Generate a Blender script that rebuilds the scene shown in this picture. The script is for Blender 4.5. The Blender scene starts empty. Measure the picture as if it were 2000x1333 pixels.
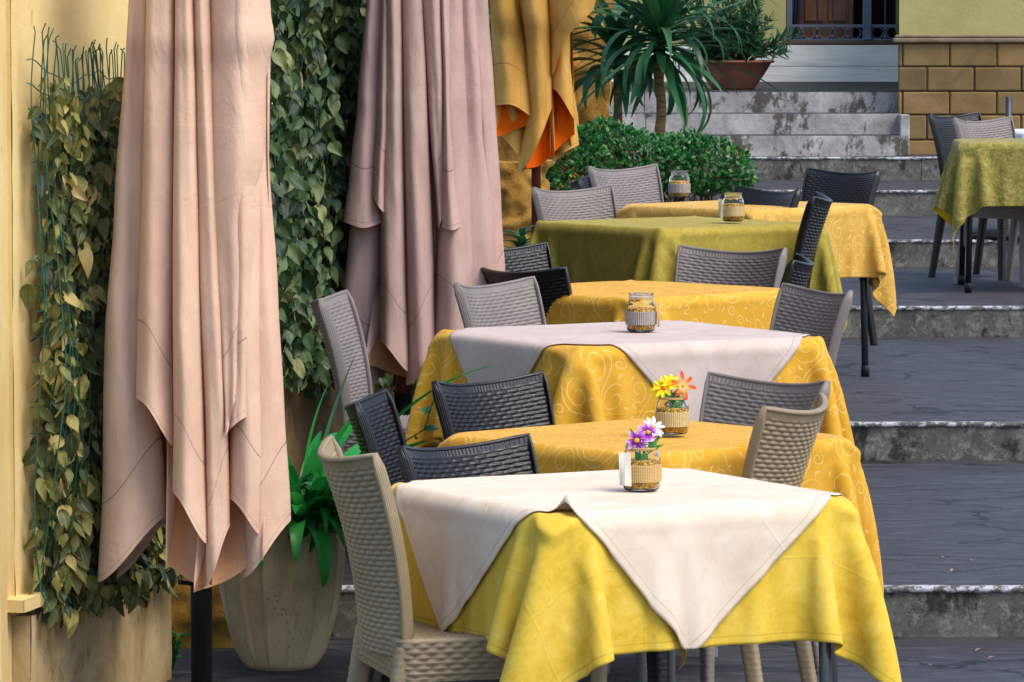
import bpy, math, random
import numpy as np
from mathutils import Vector, Matrix, noise as mnoise

SC = bpy.context.scene
COL = SC.collection
rnd = random.Random(11)
PI = math.pi

# ---------------------------------------------------------------- camera
FPX = 9000.0
PITCH = math.atan(626.5 / FPX)
ZC = 1.882
CP, SP = math.cos(PITCH), math.sin(PITCH)

def slope(y):
    v = y - 666.5
    return (FPX * SP + v * CP) / (FPX * CP - v * SP)

def zat(y, d):
    return ZC - slope(y) * d

def dat(y, z):
    return (ZC - z) / slope(y)

def xat(x, d, y=600):
    v = y - 666.5
    return (x - 1000.0) * d / (FPX * CP - v * SP)

def pt(x, y, d):
    return Vector((xat(x, d, y), d, zat(y, d)))

cam_d = bpy.data.cameras.new("camera")
cam = bpy.data.objects.new("camera", cam_d)
COL.objects.link(cam)
cam_d.lens = 36.0 * FPX / 2000.0
cam_d.sensor_width = 36.0
cam_d.clip_end = 500
cam_d.clip_start = 0.1
cam.location = (0, 0, ZC)
cam.rotation_euler = (PI / 2 - PITCH, 0, 0)
SC.camera = cam

# ---------------------------------------------------------------- world and light
SUN_EL, SUN_AZ = math.radians(55), math.radians(124)     # azimuth clockwise from +Y
w = bpy.data.worlds.new("World")
SC.world = w
w.use_nodes = True
nt = w.node_tree
bg = nt.nodes["Background"]
sky = nt.nodes.new("ShaderNodeTexSky")
sky.sky_type = 'NISHITA'
sky.sun_disc = False
sky.sun_elevation = SUN_EL
sky.sun_rotation = SUN_AZ
sky.air_density = 1.0
sky.dust_density = 1.5
nt.links.new(sky.outputs[0], bg.inputs[0])
bg.inputs[1].default_value = 0.15
sl = bpy.data.lights.new("sun", 'SUN')
so = bpy.data.objects.new("sun", sl)
COL.objects.link(so)
sl.energy = 1.7
sl.angle = math.radians(32)
sl.color = (1.0, 0.90, 0.76)
sd = Vector((math.sin(SUN_AZ) * math.cos(SUN_EL), math.cos(SUN_AZ) * math.cos(SUN_EL), math.sin(SUN_EL)))
so.rotation_euler = sd.to_track_quat('Z', 'Y').to_euler()
so.location = (6, 2, 12)
SC.view_settings.view_transform = 'Standard'
SC.view_settings.look = 'None'
SC.view_settings.exposure = 1.0
SC.view_settings.gamma = 1.0
SC.cycles.max_bounces = 8
SC.cycles.transparent_max_bounces = 8
SC.cycles.use_denoising = True
SC.render.film_transparent = False

# ---------------------------------------------------------------- object helpers
def tag(o, label=None, cat=None, group=None, kind=None):
    if label: o['label'] = label
    if cat: o['category'] = cat
    if group: o['group'] = group
    if kind: o['kind'] = kind
    return o

def empty(name, loc=(0, 0, 0), rz=0.0):
    o = bpy.data.objects.new(name, None)
    o.empty_display_size = 0.1
    COL.objects.link(o)
    o.location = loc
    o.rotation_euler = (0, 0, rz)
    return o

class MB:
    def __init__(self):
        self.v, self.f, self.uv, self.m, self.at = [], [], [], [], []

    def add(self, verts, faces, uvs=None, mi=0, at=None):
        b = len(self.v)
        self.v.extend([tuple(p) for p in verts])
        if uvs is None: uvs = [(0.0, 0.0)] * len(verts)
        self.uv.extend(uvs)
        self.at.extend(at if at is not None else [9.0] * len(verts))
        for f in faces:
            self.f.append(tuple(b + i for i in f))
            self.m.append(mi)

    def box(self, x0, x1, y0, y1, z0, z1, mi=0, M=None):
        vs = [Vector((x, y, z)) for z in (z0, z1) for y in (y0, y1) for x in (x0, x1)]
        if M is not None: vs = [M @ p for p in vs]
        self.add(vs, [(0, 2, 3, 1), (4, 5, 7, 6), (0, 1, 5, 4), (2, 6, 7, 3), (0, 4, 6, 2), (1, 3, 7, 5)], mi=mi)

    def rbox(self, x0, x1, y0, y1, z0, z1, b=0.008, mi=0, M=None):
        """box with chamfered edges"""
        vs, fs = [], []
        xs, ys, zs = (x0, x1), (y0, y1), (z0, z1)
        idx = {}
        for i in (0, 1):
            for j in (0, 1):
                for k in (0, 1):
                    sx, sy, sz = 1 - 2 * i, 1 - 2 * j, 1 - 2 * k
                    for ax in range(3):
                        p = [xs[i] + sx * b, ys[j] + sy * b, zs[k] + sz * b]
                        p[ax] = (xs[i], ys[j], zs[k])[ax]
                        idx[(i, j, k, ax)] = len(vs)
                        vs.append(Vector(p))
        for ax in range(3):
            for s in (0, 1):
                o = [a for a in range(3) if a != ax]
                def key(a, c):
                    q = [0, 0, 0]; q[ax] = s; q[o[0]] = a; q[o[1]] = c
                    return idx[(q[0], q[1], q[2], ax)]
                fs.append((key(0, 0), key(1, 0), key(1, 1), key(0, 1)))
        for ax in range(3):
            o = [a for a in range(3) if a != ax]
            for a in (0, 1):
                for c in (0, 1):
                    q0 = [0, 0, 0]; q1 = [0, 0, 0]
                    q0[o[0]] = q1[o[0]] = a; q0[o[1]] = q1[o[1]] = c
                    q0[ax] = 0; q1[ax] = 1
                    fs.append((idx[tuple(q0) + (o[0],)], idx[tuple(q1) + (o[0],)], idx[tuple(q1) + (o[1],)], idx[tuple(q0) + (o[1],)]))
        for i in (0, 1):
            for j in (0, 1):
                for k in (0, 1):
                    fs.append((idx[(i, j, k, 0)], idx[(i, j, k, 1)], idx[(i, j, k, 2)]))
        if M is not None: vs = [M @ p for p in vs]
        self.add(vs, fs, mi=mi)

    def grid(self, fn, nu, nv, mi=0, wrap=False):
        """fn(i, j) -> (pos, uv) or (pos, uv, at)"""
        vs, us, ats = [], [], []
        for j in range(nv):
            for i in range(nu):
                r = fn(i, j)
                vs.append(r[0]); us.append(r[1]); ats.append(r[2] if len(r) > 2 else 9.0)
        fs = []
        for j in range(nv - 1):
            for i in range(nu if wrap else nu - 1):
                a, b2 = j * nu + i, j * nu + (i + 1) % nu
                fs.append((a, b2, b2 + nu, a + nu))
        self.add(vs, fs, us, mi, ats)

    def tube(self, pts, r, n=8, mi=0, caps=True, squash=None):
        """swept round tube; r is a number or one per point"""
        pts = [Vector(p) for p in pts]
        rs = r if isinstance(r, (list, tuple)) else [r] * len(pts)
        up = None
        vs = []
        uv = []
        L = 0.0
        for k, p in enumerate(pts):
            t = (pts[min(k + 1, len(pts) - 1)] - pts[max(k - 1, 0)])
            if t.length < 1e-9: t = Vector((0, 0, 1))
            t.normalize()
            if up is None:
                up = t.orthogonal().normalized()
            else:
                up = (up - t * up.dot(t))
                up = up.normalized() if up.length > 1e-6 else t.orthogonal().normalized()
            s = t.cross(up)
            if k: L += (p - pts[k - 1]).length
            for i in range(n):
                a = 2 * PI * i / n
                vs.append(p + (up * math.cos(a) + s * math.sin(a)) * rs[k])
                uv.append((i / n, L))
        fs = []
        for k in range(len(pts) - 1):
            for i in range(n):
                a, b2 = k * n + i, k * n + (i + 1) % n
                fs.append((a, b2, b2 + n, a + n))
        if caps:
            fs.append(tuple(reversed(range(n))))
            m = (len(pts) - 1) * n
            fs.append(tuple(m + i for i in range(n)))
        self.add(vs, fs, uv, mi)

    def lathe(self, prof, n=32, mi=0, c=(0, 0, 0), fn=None):
        vs, fs, uv = [], [], []
        for k, (r, z) in enumerate(prof):
            for i in range(n):
                a = 2 * PI * i / n
                rr = r if fn is None else r + fn(a, z, r)
                vs.append((c[0] + rr * math.cos(a), c[1] + rr * math.sin(a), c[2] + z))
                uv.append((i / n, z))
        for k in range(len(prof) - 1):
            for i in range(n):
                a, b2 = k * n + i, k * n + (i + 1) % n
                fs.append((a, b2, b2 + n, a + n))
        self.add(vs, fs, uv, mi)

    def torus(self, R, r, z, n=32, m=6, mi=0, c=(0, 0)):
        vs, fs, uv = [], [], []
        for i in range(n):
            a = 2 * PI * i / n
            for j in range(m):
                b2 = 2 * PI * j / m
                vs.append((c[0] + (R + r * math.cos(b2)) * math.cos(a), c[1] + (R + r * math.cos(b2)) * math.sin(a), z + r * math.sin(b2)))
                uv.append((i / n, j / m))
        for i in range(n):
            for j in range(m):
                fs.append((i * m + j, ((i + 1) % n) * m + j, ((i + 1) % n) * m + (j + 1) % m, i * m + (j + 1) % m))
        self.add(vs, fs, uv, mi)

    def mesh(self, name, mats, smooth=True):
        me = bpy.data.meshes.new(name)
        me.from_pydata(self.v, [], self.f)
        ul = me.uv_layers.new(name="UVMap")
        li = np.empty(len(me.loops), dtype=np.int32)
        me.loops.foreach_get("vertex_index", li)
        ul.data.foreach_set("uv", np.asarray(self.uv, dtype=np.float32)[li].ravel())
        at = me.attributes.new("hem", 'FLOAT', 'POINT')
        at.data.foreach_set("value", np.asarray(self.at, dtype=np.float32))
        for m in mats: me.materials.append(m)
        me.polygons.foreach_set("material_index", self.m)
        me.polygons.foreach_set("use_smooth", [smooth] * len(self.f))
        me.update()
        return me

    def build(self, name, mats, parent=None, smooth=True, sharp=None):
        if not isinstance(mats, (list, tuple)): mats = [mats]
        me = self.mesh(name, mats, smooth)
        if sharp is not None: me.set_sharp_from_angle(angle=math.radians(sharp))
        o = bpy.data.objects.new(name, me)
        COL.objects.link(o)
        if parent is not None: o.parent = parent
        return o

def copy_tree(o, parent=None):
    c = o.copy()
    COL.objects.link(c)
    c.parent = parent
    for ch in list(o.children): copy_tree(ch, c)
    return c

# ---------------------------------------------------------------- material helpers
def C(r, g, b):
    f = lambda u: (u / 255 / 12.92) if u / 255 <= 0.04045 else ((u / 255 + 0.055) / 1.055) ** 2.4
    return (f(r), f(g), f(b), 1.0)

class N:
    """small node-graph builder"""
    def __init__(self, name, rough=0.7, spec=0.3):
        self.m = bpy.data.materials.new(name)
        self.m.use_nodes = True
        self.t = self.m.node_tree
        self.b = self.t.nodes["Principled BSDF"]
        self.out = self.t.nodes["Material Output"]
        self.b.inputs["Roughness"].default_value = rough
        self.b.inputs["Specular IOR Level"].default_value = spec
        self._tc = None

    def put(self, sock, v):
        if hasattr(v, "is_output") or isinstance(v, bpy.types.NodeSocket): self.t.links.new(v, sock)
        else: sock.default_value = v

    def node(self, typ, **kw):
        n = self.t.nodes.new(typ)
        for k, v in kw.items(): setattr(n, k, v)
        return n

    def tc(self, which="Object"):
        if self._tc is None: self._tc = self.node("ShaderNodeTexCoord")
        return self._tc.outputs[which]

    def mapping(self, co, scale=(1, 1, 1), rot=(0, 0, 0), loc=(0, 0, 0)):
        n = self.node("ShaderNodeMapping")
        self.put(n.inputs[0], co)
        n.inputs["Scale"].default_value = scale
        n.inputs["Rotation"].default_value = rot
        n.inputs["Location"].default_value = loc
        return n.outputs[0]

    def noise(self, co, scale=5, detail=4, rough=0.55, dist=0.0):
        n = self.node("ShaderNodeTexNoise")
        self.put(n.inputs["Vector"], co)
        n.inputs["Scale"].default_value = scale
        n.inputs["Detail"].default_value = detail
        n.inputs["Roughness"].default_value = rough
        n.inputs["Distortion"].default_value = dist
        return n.outputs[0]

    def voro(self, co, scale=5, feature='F1', out=0):
        n = self.node("ShaderNodeTexVoronoi", feature=feature)
        self.put(n.inputs["Vector"], co)
        n.inputs["Scale"].default_value = scale
        return n.outputs[out]

    def ramp(self, fac, stops, interp='LINEAR'):
        n = self.node("ShaderNodeValToRGB")
        n.color_ramp.interpolation = interp
        el = n.color_ramp.elements
        while len(el) > 1: el.remove(el[0])
        for k, (p, c) in enumerate(stops):
            e = el[0] if k == 0 else el.new(p)
            e.position = p
            e.color = c if isinstance(c, (tuple, list)) else (c, c, c, 1)
        self.put(n.inputs[0], fac)
        return n.outputs[0]

    def mix(self, fac, a, b, mode='MIX'):
        n = self.node("ShaderNodeMix", data_type='RGBA', blend_type=mode)
        self.put(n.inputs[0], fac)
        self.put(n.inputs[6], a)
        self.put(n.inputs[7], b)
        return n.outputs[2]

    def M(self, op, a, b=0.0, c=None):
        n = self.node("ShaderNodeMath", operation=op)
        self.put(n.inputs[0], a)
        self.put(n.inputs[1], b)
        if c is not None: self.put(n.inputs[2], c)
        return n.outputs[0]

    def sep(self, v):
        n = self.node("ShaderNodeSeparateXYZ")
        self.put(n.inputs[0], v)
        return n.outputs

    def comb(self, x, y, z=0.0):
        n = self.node("ShaderNodeCombineXYZ")
        for s, v in zip(n.inputs, (x, y, z)): self.put(s, v)
        return n.outputs[0]

    def attr(self, name):
        n = self.node("ShaderNodeAttribute", attribute_name=name)
        return n.outputs["Fac"]

    def step(self, v, lo, hi):
        n = self.node("ShaderNodeMapRange", interpolation_type='SMOOTHSTEP')
        self.put(n.inputs[0], v)
        n.inputs[1].default_value = lo
        n.inputs[2].default_value = hi
        return n.outputs[0]

    def bump(self, h, strength=0.5, dist=0.01, normal=None):
        n = self.node("ShaderNodeBump")
        self.put(n.inputs["Height"], h)
        n.inputs["Strength"].default_value = strength
        n.inputs["Distance"].default_value = dist
        if normal is not None: self.put(n.inputs["Normal"], normal)
        return n.outputs[0]

    def done(self, col=None, rough=None, normal=None, trans=None, transcol=None):
        if col is not None: self.put(self.b.inputs["Base Color"], col)
        if rough is not None: self.put(self.b.inputs["Roughness"], rough)
        if normal is not None: self.put(self.b.inputs["Normal"], normal)
        if trans:
            tb = self.node("ShaderNodeBsdfTranslucent")
            self.put(tb.inputs[0], transcol if transcol is not None else col)
            mx = self.node("ShaderNodeMixShader")
            mx.inputs[0].default_value = trans
            self.t.links.new(self.b.outputs[0], mx.inputs[1])
            self.t.links.new(tb.outputs[0], mx.inputs[2])
            self.t.links.new(mx.outputs[0], self.out.inputs[0])
        return self.m

def flat(name, col, rough=0.6, var=0.15, scale=30, metal=0.0, bumps=0.0, spec=0.3):
    g = N(name, rough, spec)
    n = g.noise(g.tc(), scale, 4)
    dk = tuple(c * (1 - var) for c in col[:3]) + (1,)
    lt = tuple(min(1, c * (1 + var)) for c in col[:3]) + (1,)
    c = g.ramp(n, [(0.3, dk), (0.7, lt)])
    g.b.inputs["Metallic"].default_value = metal
    nm = g.bump(n, bumps, 0.004) if bumps else None
    return g.done(c, normal=nm)
# ---------------------------------------------------------------- materials
MAT = {}

def m_plaster():
    g = N("yellow_plaster", 0.9, 0.15)
    co = g.tc()
    a = g.noise(co, 1.6, 5, 0.6)
    b = g.noise(co, 14, 4)
    c = g.ramp(a, [(0.3, C(202, 173, 112)), (0.55, C(221, 196, 138)), (0.75, C(228, 210, 160))])
    c = g.mix(g.step(b, 0.62, 0.8), c, C(196, 158, 98))
    return g.done(c, normal=g.bump(g.noise(co, 60, 5, 0.7), 0.35, 0.006))
MAT['plaster'] = m_plaster()

def m_plaster_far():
    g = N("pale_yellow_plaster", 0.9, 0.15)
    co = g.tc()
    a = g.noise(co, 1.5, 6, 0.65)
    c = g.ramp(a, [(0.3, C(152, 142, 90)), (0.55, C(168, 161, 106)), (0.75, C(178, 173, 126))])
    return g.done(c, normal=g.bump(g.noise(co, 30, 5, 0.7), 0.3, 0.01))
MAT['plaster_far'] = m_plaster_far()

def m_travertine(name, tint):
    g = N(name, 0.8, 0.25)
    co = g.mapping(g.tc(), (1.6, 1.6, 1.5))
    a = g.noise(co, 2.0, 9, 0.72, 0.5)
    b = g.noise(g.mapping(g.tc(), (2.6, 2.6, 1.8)), 3.4, 10, 0.82)
    c = g.ramp(a, [(0.28, C(120, 92, 56)), (0.45, C(188, 158, 110)), (0.62, C(216, 192, 148)), (0.8, C(176, 158, 128))])
    c = g.mix(g.step(b, 0.55, 0.66), c, C(112, 88, 58))
    c = g.mix(g.step(g.noise(g.tc(), 3.2, 6, 0.7), 0.56, 0.74), c, C(150, 128, 96))
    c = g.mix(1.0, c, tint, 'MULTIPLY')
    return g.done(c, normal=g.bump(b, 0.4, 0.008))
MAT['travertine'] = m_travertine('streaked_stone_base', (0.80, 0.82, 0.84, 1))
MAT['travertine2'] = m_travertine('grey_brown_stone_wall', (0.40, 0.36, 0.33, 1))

def m_slate():
    g = N("dark_slate_paving", 0.5, 0.4)
    co = g.tc()
    wv = g.noise(co, 2.2, 3)
    st = g.mapping(co, (1.6, 6.5, 3.0))
    a = g.noise(st, 3.4, 8, 0.66, 0.8)
    b = g.noise(g.mapping(co, (2.5, 12, 5)), 7.0, 8, 0.75, 0.5)
    c = g.ramp(a, [(0.3, C(30, 31, 36)), (0.5, C(55, 56, 63)), (0.7, C(88, 88, 92))])
    c = g.mix(g.step(b, 0.54, 0.7), c, C(88, 86, 91))
    c = g.mix(g.step(wv, 0.45, 0.7), c, C(58, 57, 62))
    warp = g.mix(0.06, co, g.noise(co, 3.0, 5, 0.6))
    node = g.node("ShaderNodeTexVoronoi", feature='DISTANCE_TO_EDGE')
    wn = g.node("ShaderNodeTexNoise")
    g.put(wn.inputs["Vector"], co); wn.inputs["Scale"].default_value = 2.6; wn.inputs["Detail"].default_value = 7
    wn.inputs["Roughness"].default_value = 0.7
    vm = g.node("ShaderNodeVectorMath", operation='MULTIPLY_ADD')
    g.put(vm.inputs[0], wn.outputs[1]); vm.inputs[1].default_value = (0.55, 0.55, 0.3); g.put(vm.inputs[2], co)
    g.put(node.inputs["Vector"], g.mapping(vm.outputs[0], (0.9, 2.2, 1)))
    node.inputs["Scale"].default_value = 1.15
    crack = g.M('SUBTRACT', 1.0, g.step(node.outputs[0], 0.004, 0.020))
    part = g.step(g.noise(co, 1.3, 3), 0.34, 0.42)
    crack = g.M('MULTIPLY', crack, part)
    c = g.mix(crack, c, C(12, 12, 15))
    bt = g.node("ShaderNodeTexBrick")
    g.put(bt.inputs["Vector"], co)
    bt.inputs["Scale"].default_value = 1.0
    bt.inputs["Mortar Size"].default_value = 0.006
    bt.inputs["Brick Width"].default_value = 1.45
    bt.inputs["Row Height"].default_value = 0.72
    joint = bt.outputs["Fac"]
    c = g.mix(g.M('MULTIPLY', joint, 0.12), c, C(18, 17, 20))
    h = g.M('SUBTRACT', g.M('ADD', a, g.M('MULTIPLY', b, 0.6)), g.M('MULTIPLY', crack, 0.6))
    r = g.ramp(b, [(0.3, 0.42), (0.7, 0.68)])
    return g.done(c, r, g.bump(h, 0.9, 0.02))
MAT['slate'] = m_slate()

def m_riser(name, stops, dark, lich, damp, fine=0.85, dsc=6.0, edge=0.10):
    g = N(name, 0.85, 0.2)
    co = g.tc()
    st = g.mapping(co, (3.0, 3.0, 2.4))
    a = g.noise(st, 1.6, 8, 0.7, 0.4)
    b = g.noise(co, 20, 9, 0.8, 0.4)
    d = g.noise(g.mapping(co, (1, 1, 0.7)), dsc, 9, 0.72, 0.25)
    c = g.ramp(a, stops)
    c = g.mix(g.M('MULTIPLY', g.step(b, 0.5, 0.6), fine), c, lich)
    c = g.mix(g.M('MULTIPLY', g.step(d, damp, damp + edge), 0.88), c, dark)
    c = g.mix(g.M('MULTIPLY', g.step(g.noise(co, 48, 6, 0.85), 0.53, 0.62), 0.75 * fine), c, dark)
    bt = g.node("ShaderNodeTexBrick")
    x, y, z = g.sep(co)
    g.put(bt.inputs["Vector"], g.comb(x, 0.05, 0))
    bt.inputs["Scale"].default_value = 1.0
    bt.inputs["Mortar Size"].default_value = 0.004
    bt.inputs["Brick Width"].default_value = 1.9
    bt.inputs["Row Height"].default_value = 5.0
    c = g.mix(g.M('MULTIPLY', bt.outputs["Fac"], 0.8), c, C(40, 38, 34))
    return g.done(c, normal=g.bump(b, 0.6, 0.01))
MAT['riser'] = m_riser("stained_concrete_riser", [(0.25, C(62, 63, 60)), (0.5, C(96, 96, 89)), (0.72, C(124, 123, 114))], C(36, 36, 33), C(132, 131, 121), 0.54)
MAT['marble'] = m_riser("mossy_marble_riser", [(0.3, C(128, 124, 122)), (0.5, C(160, 156, 154)), (0.68, C(188, 186, 184))], C(66, 62, 53), C(190, 188, 184), 0.515, 0.35, 4.2, 0.07)

def m_cleanmarble():
    g = N("white_veined_marble", 0.5, 0.4)
    a = g.noise(g.mapping(g.tc(), (0.8, 1, 9)), 1.6, 7, 0.7, 0.6)
    c = g.ramp(a, [(0.28, C(184, 180, 172)), (0.5, C(222, 219, 210)), (0.7, C(234, 231, 222))])
    return g.done(c)
MAT['cleanmarble'] = m_cleanmarble()

def m_nosing():
    g = N("worn_white_nosing", 0.8, 0.2)
    n = g.noise(g.mapping(g.tc(), (1, 1, 1.4)), 26, 8, 0.75)
    n2 = g.noise(g.tc(), 4, 5, 0.7)
    k = g.step(g.M('ADD', n, g.M('MULTIPLY', n2, 0.35)), 0.62, 0.70)
    c = g.mix(k, C(176, 178, 184), C(84, 83, 80))
    return g.done(c, normal=g.bump(n, 0.5, 0.005))
MAT['nosing'] = m_nosing()

def m_rubble():
    g = N("ochre_tuff", 0.95, 0.1)
    co = g.tc()
    a = g.noise(co, 3.2, 8, 0.7, 0.5)
    b = g.noise(co, 22, 8, 0.8)
    c = g.ramp(a, [(0.25, C(92, 66, 30)), (0.48, C(168, 124, 56)), (0.7, C(206, 164, 88)), (0.85, C(160, 140, 104))])
    c = g.mix(g.M('MULTIPLY', g.step(b, 0.55, 0.75), 0.7), c, C(84, 62, 34))
    return g.done(c, normal=g.bump(g.M('ADD', a, b), 0.9, 0.03))
MAT['rubble'] = m_rubble()

def m_block():
    g = N("ochre_stone_block", 0.85, 0.2)
    co = g.tc()
    a = g.noise(co, 2.2, 7, 0.7, 0.4)
    b = g.noise(co, 26, 6, 0.75)
    oi = g.node("ShaderNodeObjectInfo").outputs["Random"]
    c = g.ramp(a, [(0.25, C(94, 76, 48)), (0.5, C(130, 106, 70)), (0.75, C(150, 126, 90))])
    c = g.mix(g.M('MULTIPLY', g.step(b, 0.55, 0.75), 0.4), c, C(84, 66, 40))
    c = g.mix(1.0, c, g.ramp(g.attr('hem'), [(0.0, (0.72, 0.74, 0.8, 1)), (0.5, (1, 1, 1, 1)), (1.0, (1.2, 1.12, 1.0, 1))]), 'MULTIPLY')
    return g.done(c, normal=g.bump(b, 0.4, 0.01))
MAT['block'] = m_block()
MAT['mortar'] = flat("dark_mortar", C(74, 60, 42), 0.95, 0.2, 20)
MAT['cornice'] = flat("weathered_cornice", C(116, 102, 84), 0.85, 0.25, 12, bumps=0.4)

def m_wicker(name, col, col2, rough):
    g = N(name, rough, 0.45)
    n = g.noise(g.tc(), 9, 4)
    n2 = g.noise(g.mapping(g.tc(), (3, 3, 40)), 20, 3)
    c = g.ramp(n, [(0.3, col), (0.7, col2)])
    u, v, _ = g.sep(g.tc("UV"))
    ribs = g.M('MULTIPLY', g.M('GREATER_THAN', v, 0.955), g.M('SINE', g.M('MULTIPLY', u, 120)))
    return g.done(c, normal=g.bump(g.M('ADD', n2, g.M('MULTIPLY', ribs, 1.2)), 0.35, 0.002))
MAT['wicker_black'] = m_wicker("black_wicker", C(9, 9, 11), C(14, 14, 17), 0.36)
MAT['wicker_taupe'] = m_wicker("taupe_wicker", C(108, 100, 97), C(124, 115, 110), 0.5)
MAT['wicker_warm_lit'] = m_wicker("warm_lit_taupe_wicker", C(128, 112, 86), C(146, 130, 102), 0.5)  # taupe wicker again, warm light and browner shadow put into its colour

def scroll(g, uv, seed=0.0):
    """cream scrolling vines: wavy stems with curled tendrils either side"""
    wn = g.node("ShaderNodeTexNoise")
    g.put(wn.inputs["Vector"], uv)
    wn.inputs["Scale"].default_value = 5.5
    wn.inputs["Detail"].default_value = 1
    vm = g.node("ShaderNodeVectorMath", operation='MULTIPLY_ADD')
    g.put(vm.inputs[0], wn.outputs[1]); vm.inputs[1].default_value = (0.075, 0.075, 0); g.put(vm.inputs[2], uv)
    x, y, _ = g.sep(vm.outputs[0])
    W, H = 0.150, 0.21
    col = g.M('FLOOR', g.M('DIVIDE', x, W))
    y2 = g.M('ADD', y, g.M('MULTIPLY', col, 0.077))
    lx = g.M('SUBTRACT', g.M('MULTIPLY', g.M('FRACT', g.M('DIVIDE', x, W)), W), W / 2)
    ly = g.M('SUBTRACT', g.M('MULTIPLY', g.M('FRACT', g.M('DIVIDE', y2, H)), H), H / 2)
    stem_x = g.M('MULTIPLY', g.M('SINE', g.M('MULTIPLY', ly, 2 * PI / H)), 0.030)
    total = g.M('SUBTRACT', 1.0, g.step(g.M('ABSOLUTE', g.M('SUBTRACT', lx, stem_x)), 0.0009, 0.0026))
    for (cx, cy, R, ch, ph) in ((-0.024, 0.052, 0.047, 1, 0.3), (0.024, -0.052, 0.047, 1, 0.8), (0.052, 0.050, 0.020, -1, 0.1), (-0.052, -0.044, 0.020, -1, 0.6)):
        dx = g.M('SUBTRACT', lx, cx)
        dy = g.M('SUBTRACT', ly, cy)
        r = g.M('SQRT', g.M('ADD', g.M('MULTIPLY', dx, dx), g.M('MULTIPLY', dy, dy)))
        th = g.M('DIVIDE', g.M('ARCTAN2', dy, dx), 2 * PI)
        pitch = R * 0.62
        q = g.M('FRACT', g.M('ADD', g.M('ADD', g.M('DIVIDE', r, pitch), g.M('MULTIPLY', th, ch)), ph))
        dist = g.M('MULTIPLY', g.M('ABSOLUTE', g.M('SUBTRACT', q, 0.5)), pitch)
        k = g.M('SUBTRACT', 1.0, g.step(dist, 0.0008, 0.0026))
        k = g.M('MULTIPLY', k, g.M('LESS_THAN', r, R * 0.95))
        k = g.M('MULTIPLY', k, g.M('GREATER_THAN', r, R * 0.22))
        total = g.M('MAXIMUM', total, k)
    for (cx, cy, s, a) in ((0.046, 0.012, 0.012, 0.7), (-0.046, -0.006, 0.012, 2.4), (-0.058, 0.088, 0.010, 1.2), (0.060, -0.088, 0.010, -0.5), (0.02, 0.09, 0.009, 0.2)):
        dx = g.M('SUBTRACT', lx, cx)
        dy = g.M('SUBTRACT', ly, cy)
        ca, sa = math.cos(a), math.sin(a)
        px = g.M('ADD', g.M('MULTIPLY', dx, ca), g.M('MULTIPLY', dy, sa))
        py = g.M('SUBTRACT', g.M('MULTIPLY', dy, ca), g.M('MULTIPLY', dx, sa))
        py = g.M('ADD', py, g.M('MULTIPLY', g.M('MULTIPLY', px, px), 40.0))
        e = g.M('ADD', g.M('POWER', g.M('DIVIDE', px, s), 2.0), g.M('POWER', g.M('DIVIDE', py, s * 0.34), 2.0))
        total = g.M('MAXIMUM', total, g.M('SUBTRACT', 1.0, g.step(e, 0.7, 1.2)))
    return total

def m_cloth(name, dark, mid, light, line=None, inside=None, crinkle=0.0, damask=0.5, scale=1.0):
    g = N(name, 0.82, 0.12)
    g.b.inputs["Sheen Weight"].default_value = 0.08
    uv = g.tc("UV")
    a = g.noise(uv, 7.0 * scale, 6, 0.65, 0.7)
    b = g.noise(uv, 24 * scale, 5, 0.6, 1.2)
    mixn = g.M('ADD', g.M('MULTIPLY', a, 1 - damask), g.M('MULTIPLY', b, damask))
    c = g.ramp(mixn, [(0.30, dark), (0.5, mid), (0.70, light)])
    if line is not None:
        k = scroll(g, uv)
        fade = g.ramp(g.noise(uv, 18, 4, 0.7), [(0.3, 0.25), (0.65, 0.85)])
        c = g.mix(g.M('MULTIPLY', k, fade), c, line)
    hem = g.attr("hem")
    hl = g.M('SUBTRACT', 1.0, g.step(g.M('ABSOLUTE', g.M('SUBTRACT', hem, 0.020)), 0.0008, 0.0028))
    c = g.mix(g.M('MULTIPLY', hl, 0.45), c, tuple(v * 0.6 for v in dark[:3]) + (1,))
    hb = g.step(hem, 0.016, 0.022)
    weave = g.noise(g.mapping(uv, (1, 4, 1)), 160, 3)
    crz = g.noise(uv, 7, 6, 0.6, 0.5)
    h = g.M('ADD', g.M('MULTIPLY', weave, 0.05), g.M('MULTIPLY', crz, 0.35 + crinkle * 2.2))
    fo = g.M('MINIMUM', g.M('ABSOLUTE', g.M('SUBTRACT', g.M('FRACT', g.M('DIVIDE', g.sep(uv)[0], 0.35)), 0.5)),
             g.M('ABSOLUTE', g.M('SUBTRACT', g.M('FRACT', g.M('DIVIDE', g.sep(uv)[1], 0.35)), 0.5)))
    h = g.M('ADD', h, g.M('MULTIPLY', g.step(fo, 0.0, 0.016), -0.07))
    h = g.M('SUBTRACT', h, g.M('MULTIPLY', hb, 0.10))
    if inside is not None:
        geo = g.node("ShaderNodeNewGeometry")
        c = g.mix(geo.outputs["Backfacing"], c, inside)
    return g.done(c, normal=g.bump(h, 0.55 + crinkle * 0.4, 0.012), trans=0.14, transcol=c)
LINE = C(238, 205, 130)
MAT['cloth_lemon'] = m_cloth("lemon_damask_cloth", C(202, 166, 44), C(222, 188, 68), C(232, 204, 98), damask=0.35, scale=1.6)
MAT['cloth_gold'] = m_cloth("golden_scroll_cloth", C(196, 144, 36), C(212, 160, 50), C(222, 172, 68), LINE, damask=0.3)
MAT['cloth_pale_gold'] = m_cloth("pale_golden_scroll_cloth", C(190, 144, 58), C(208, 163, 74), C(218, 177, 94), LINE, damask=0.3)
MAT['cloth_olive'] = m_cloth("olive_damask_cloth", C(140, 122, 42), C(164, 147, 60), C(184, 168, 86), damask=0.5, scale=2.2)
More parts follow.
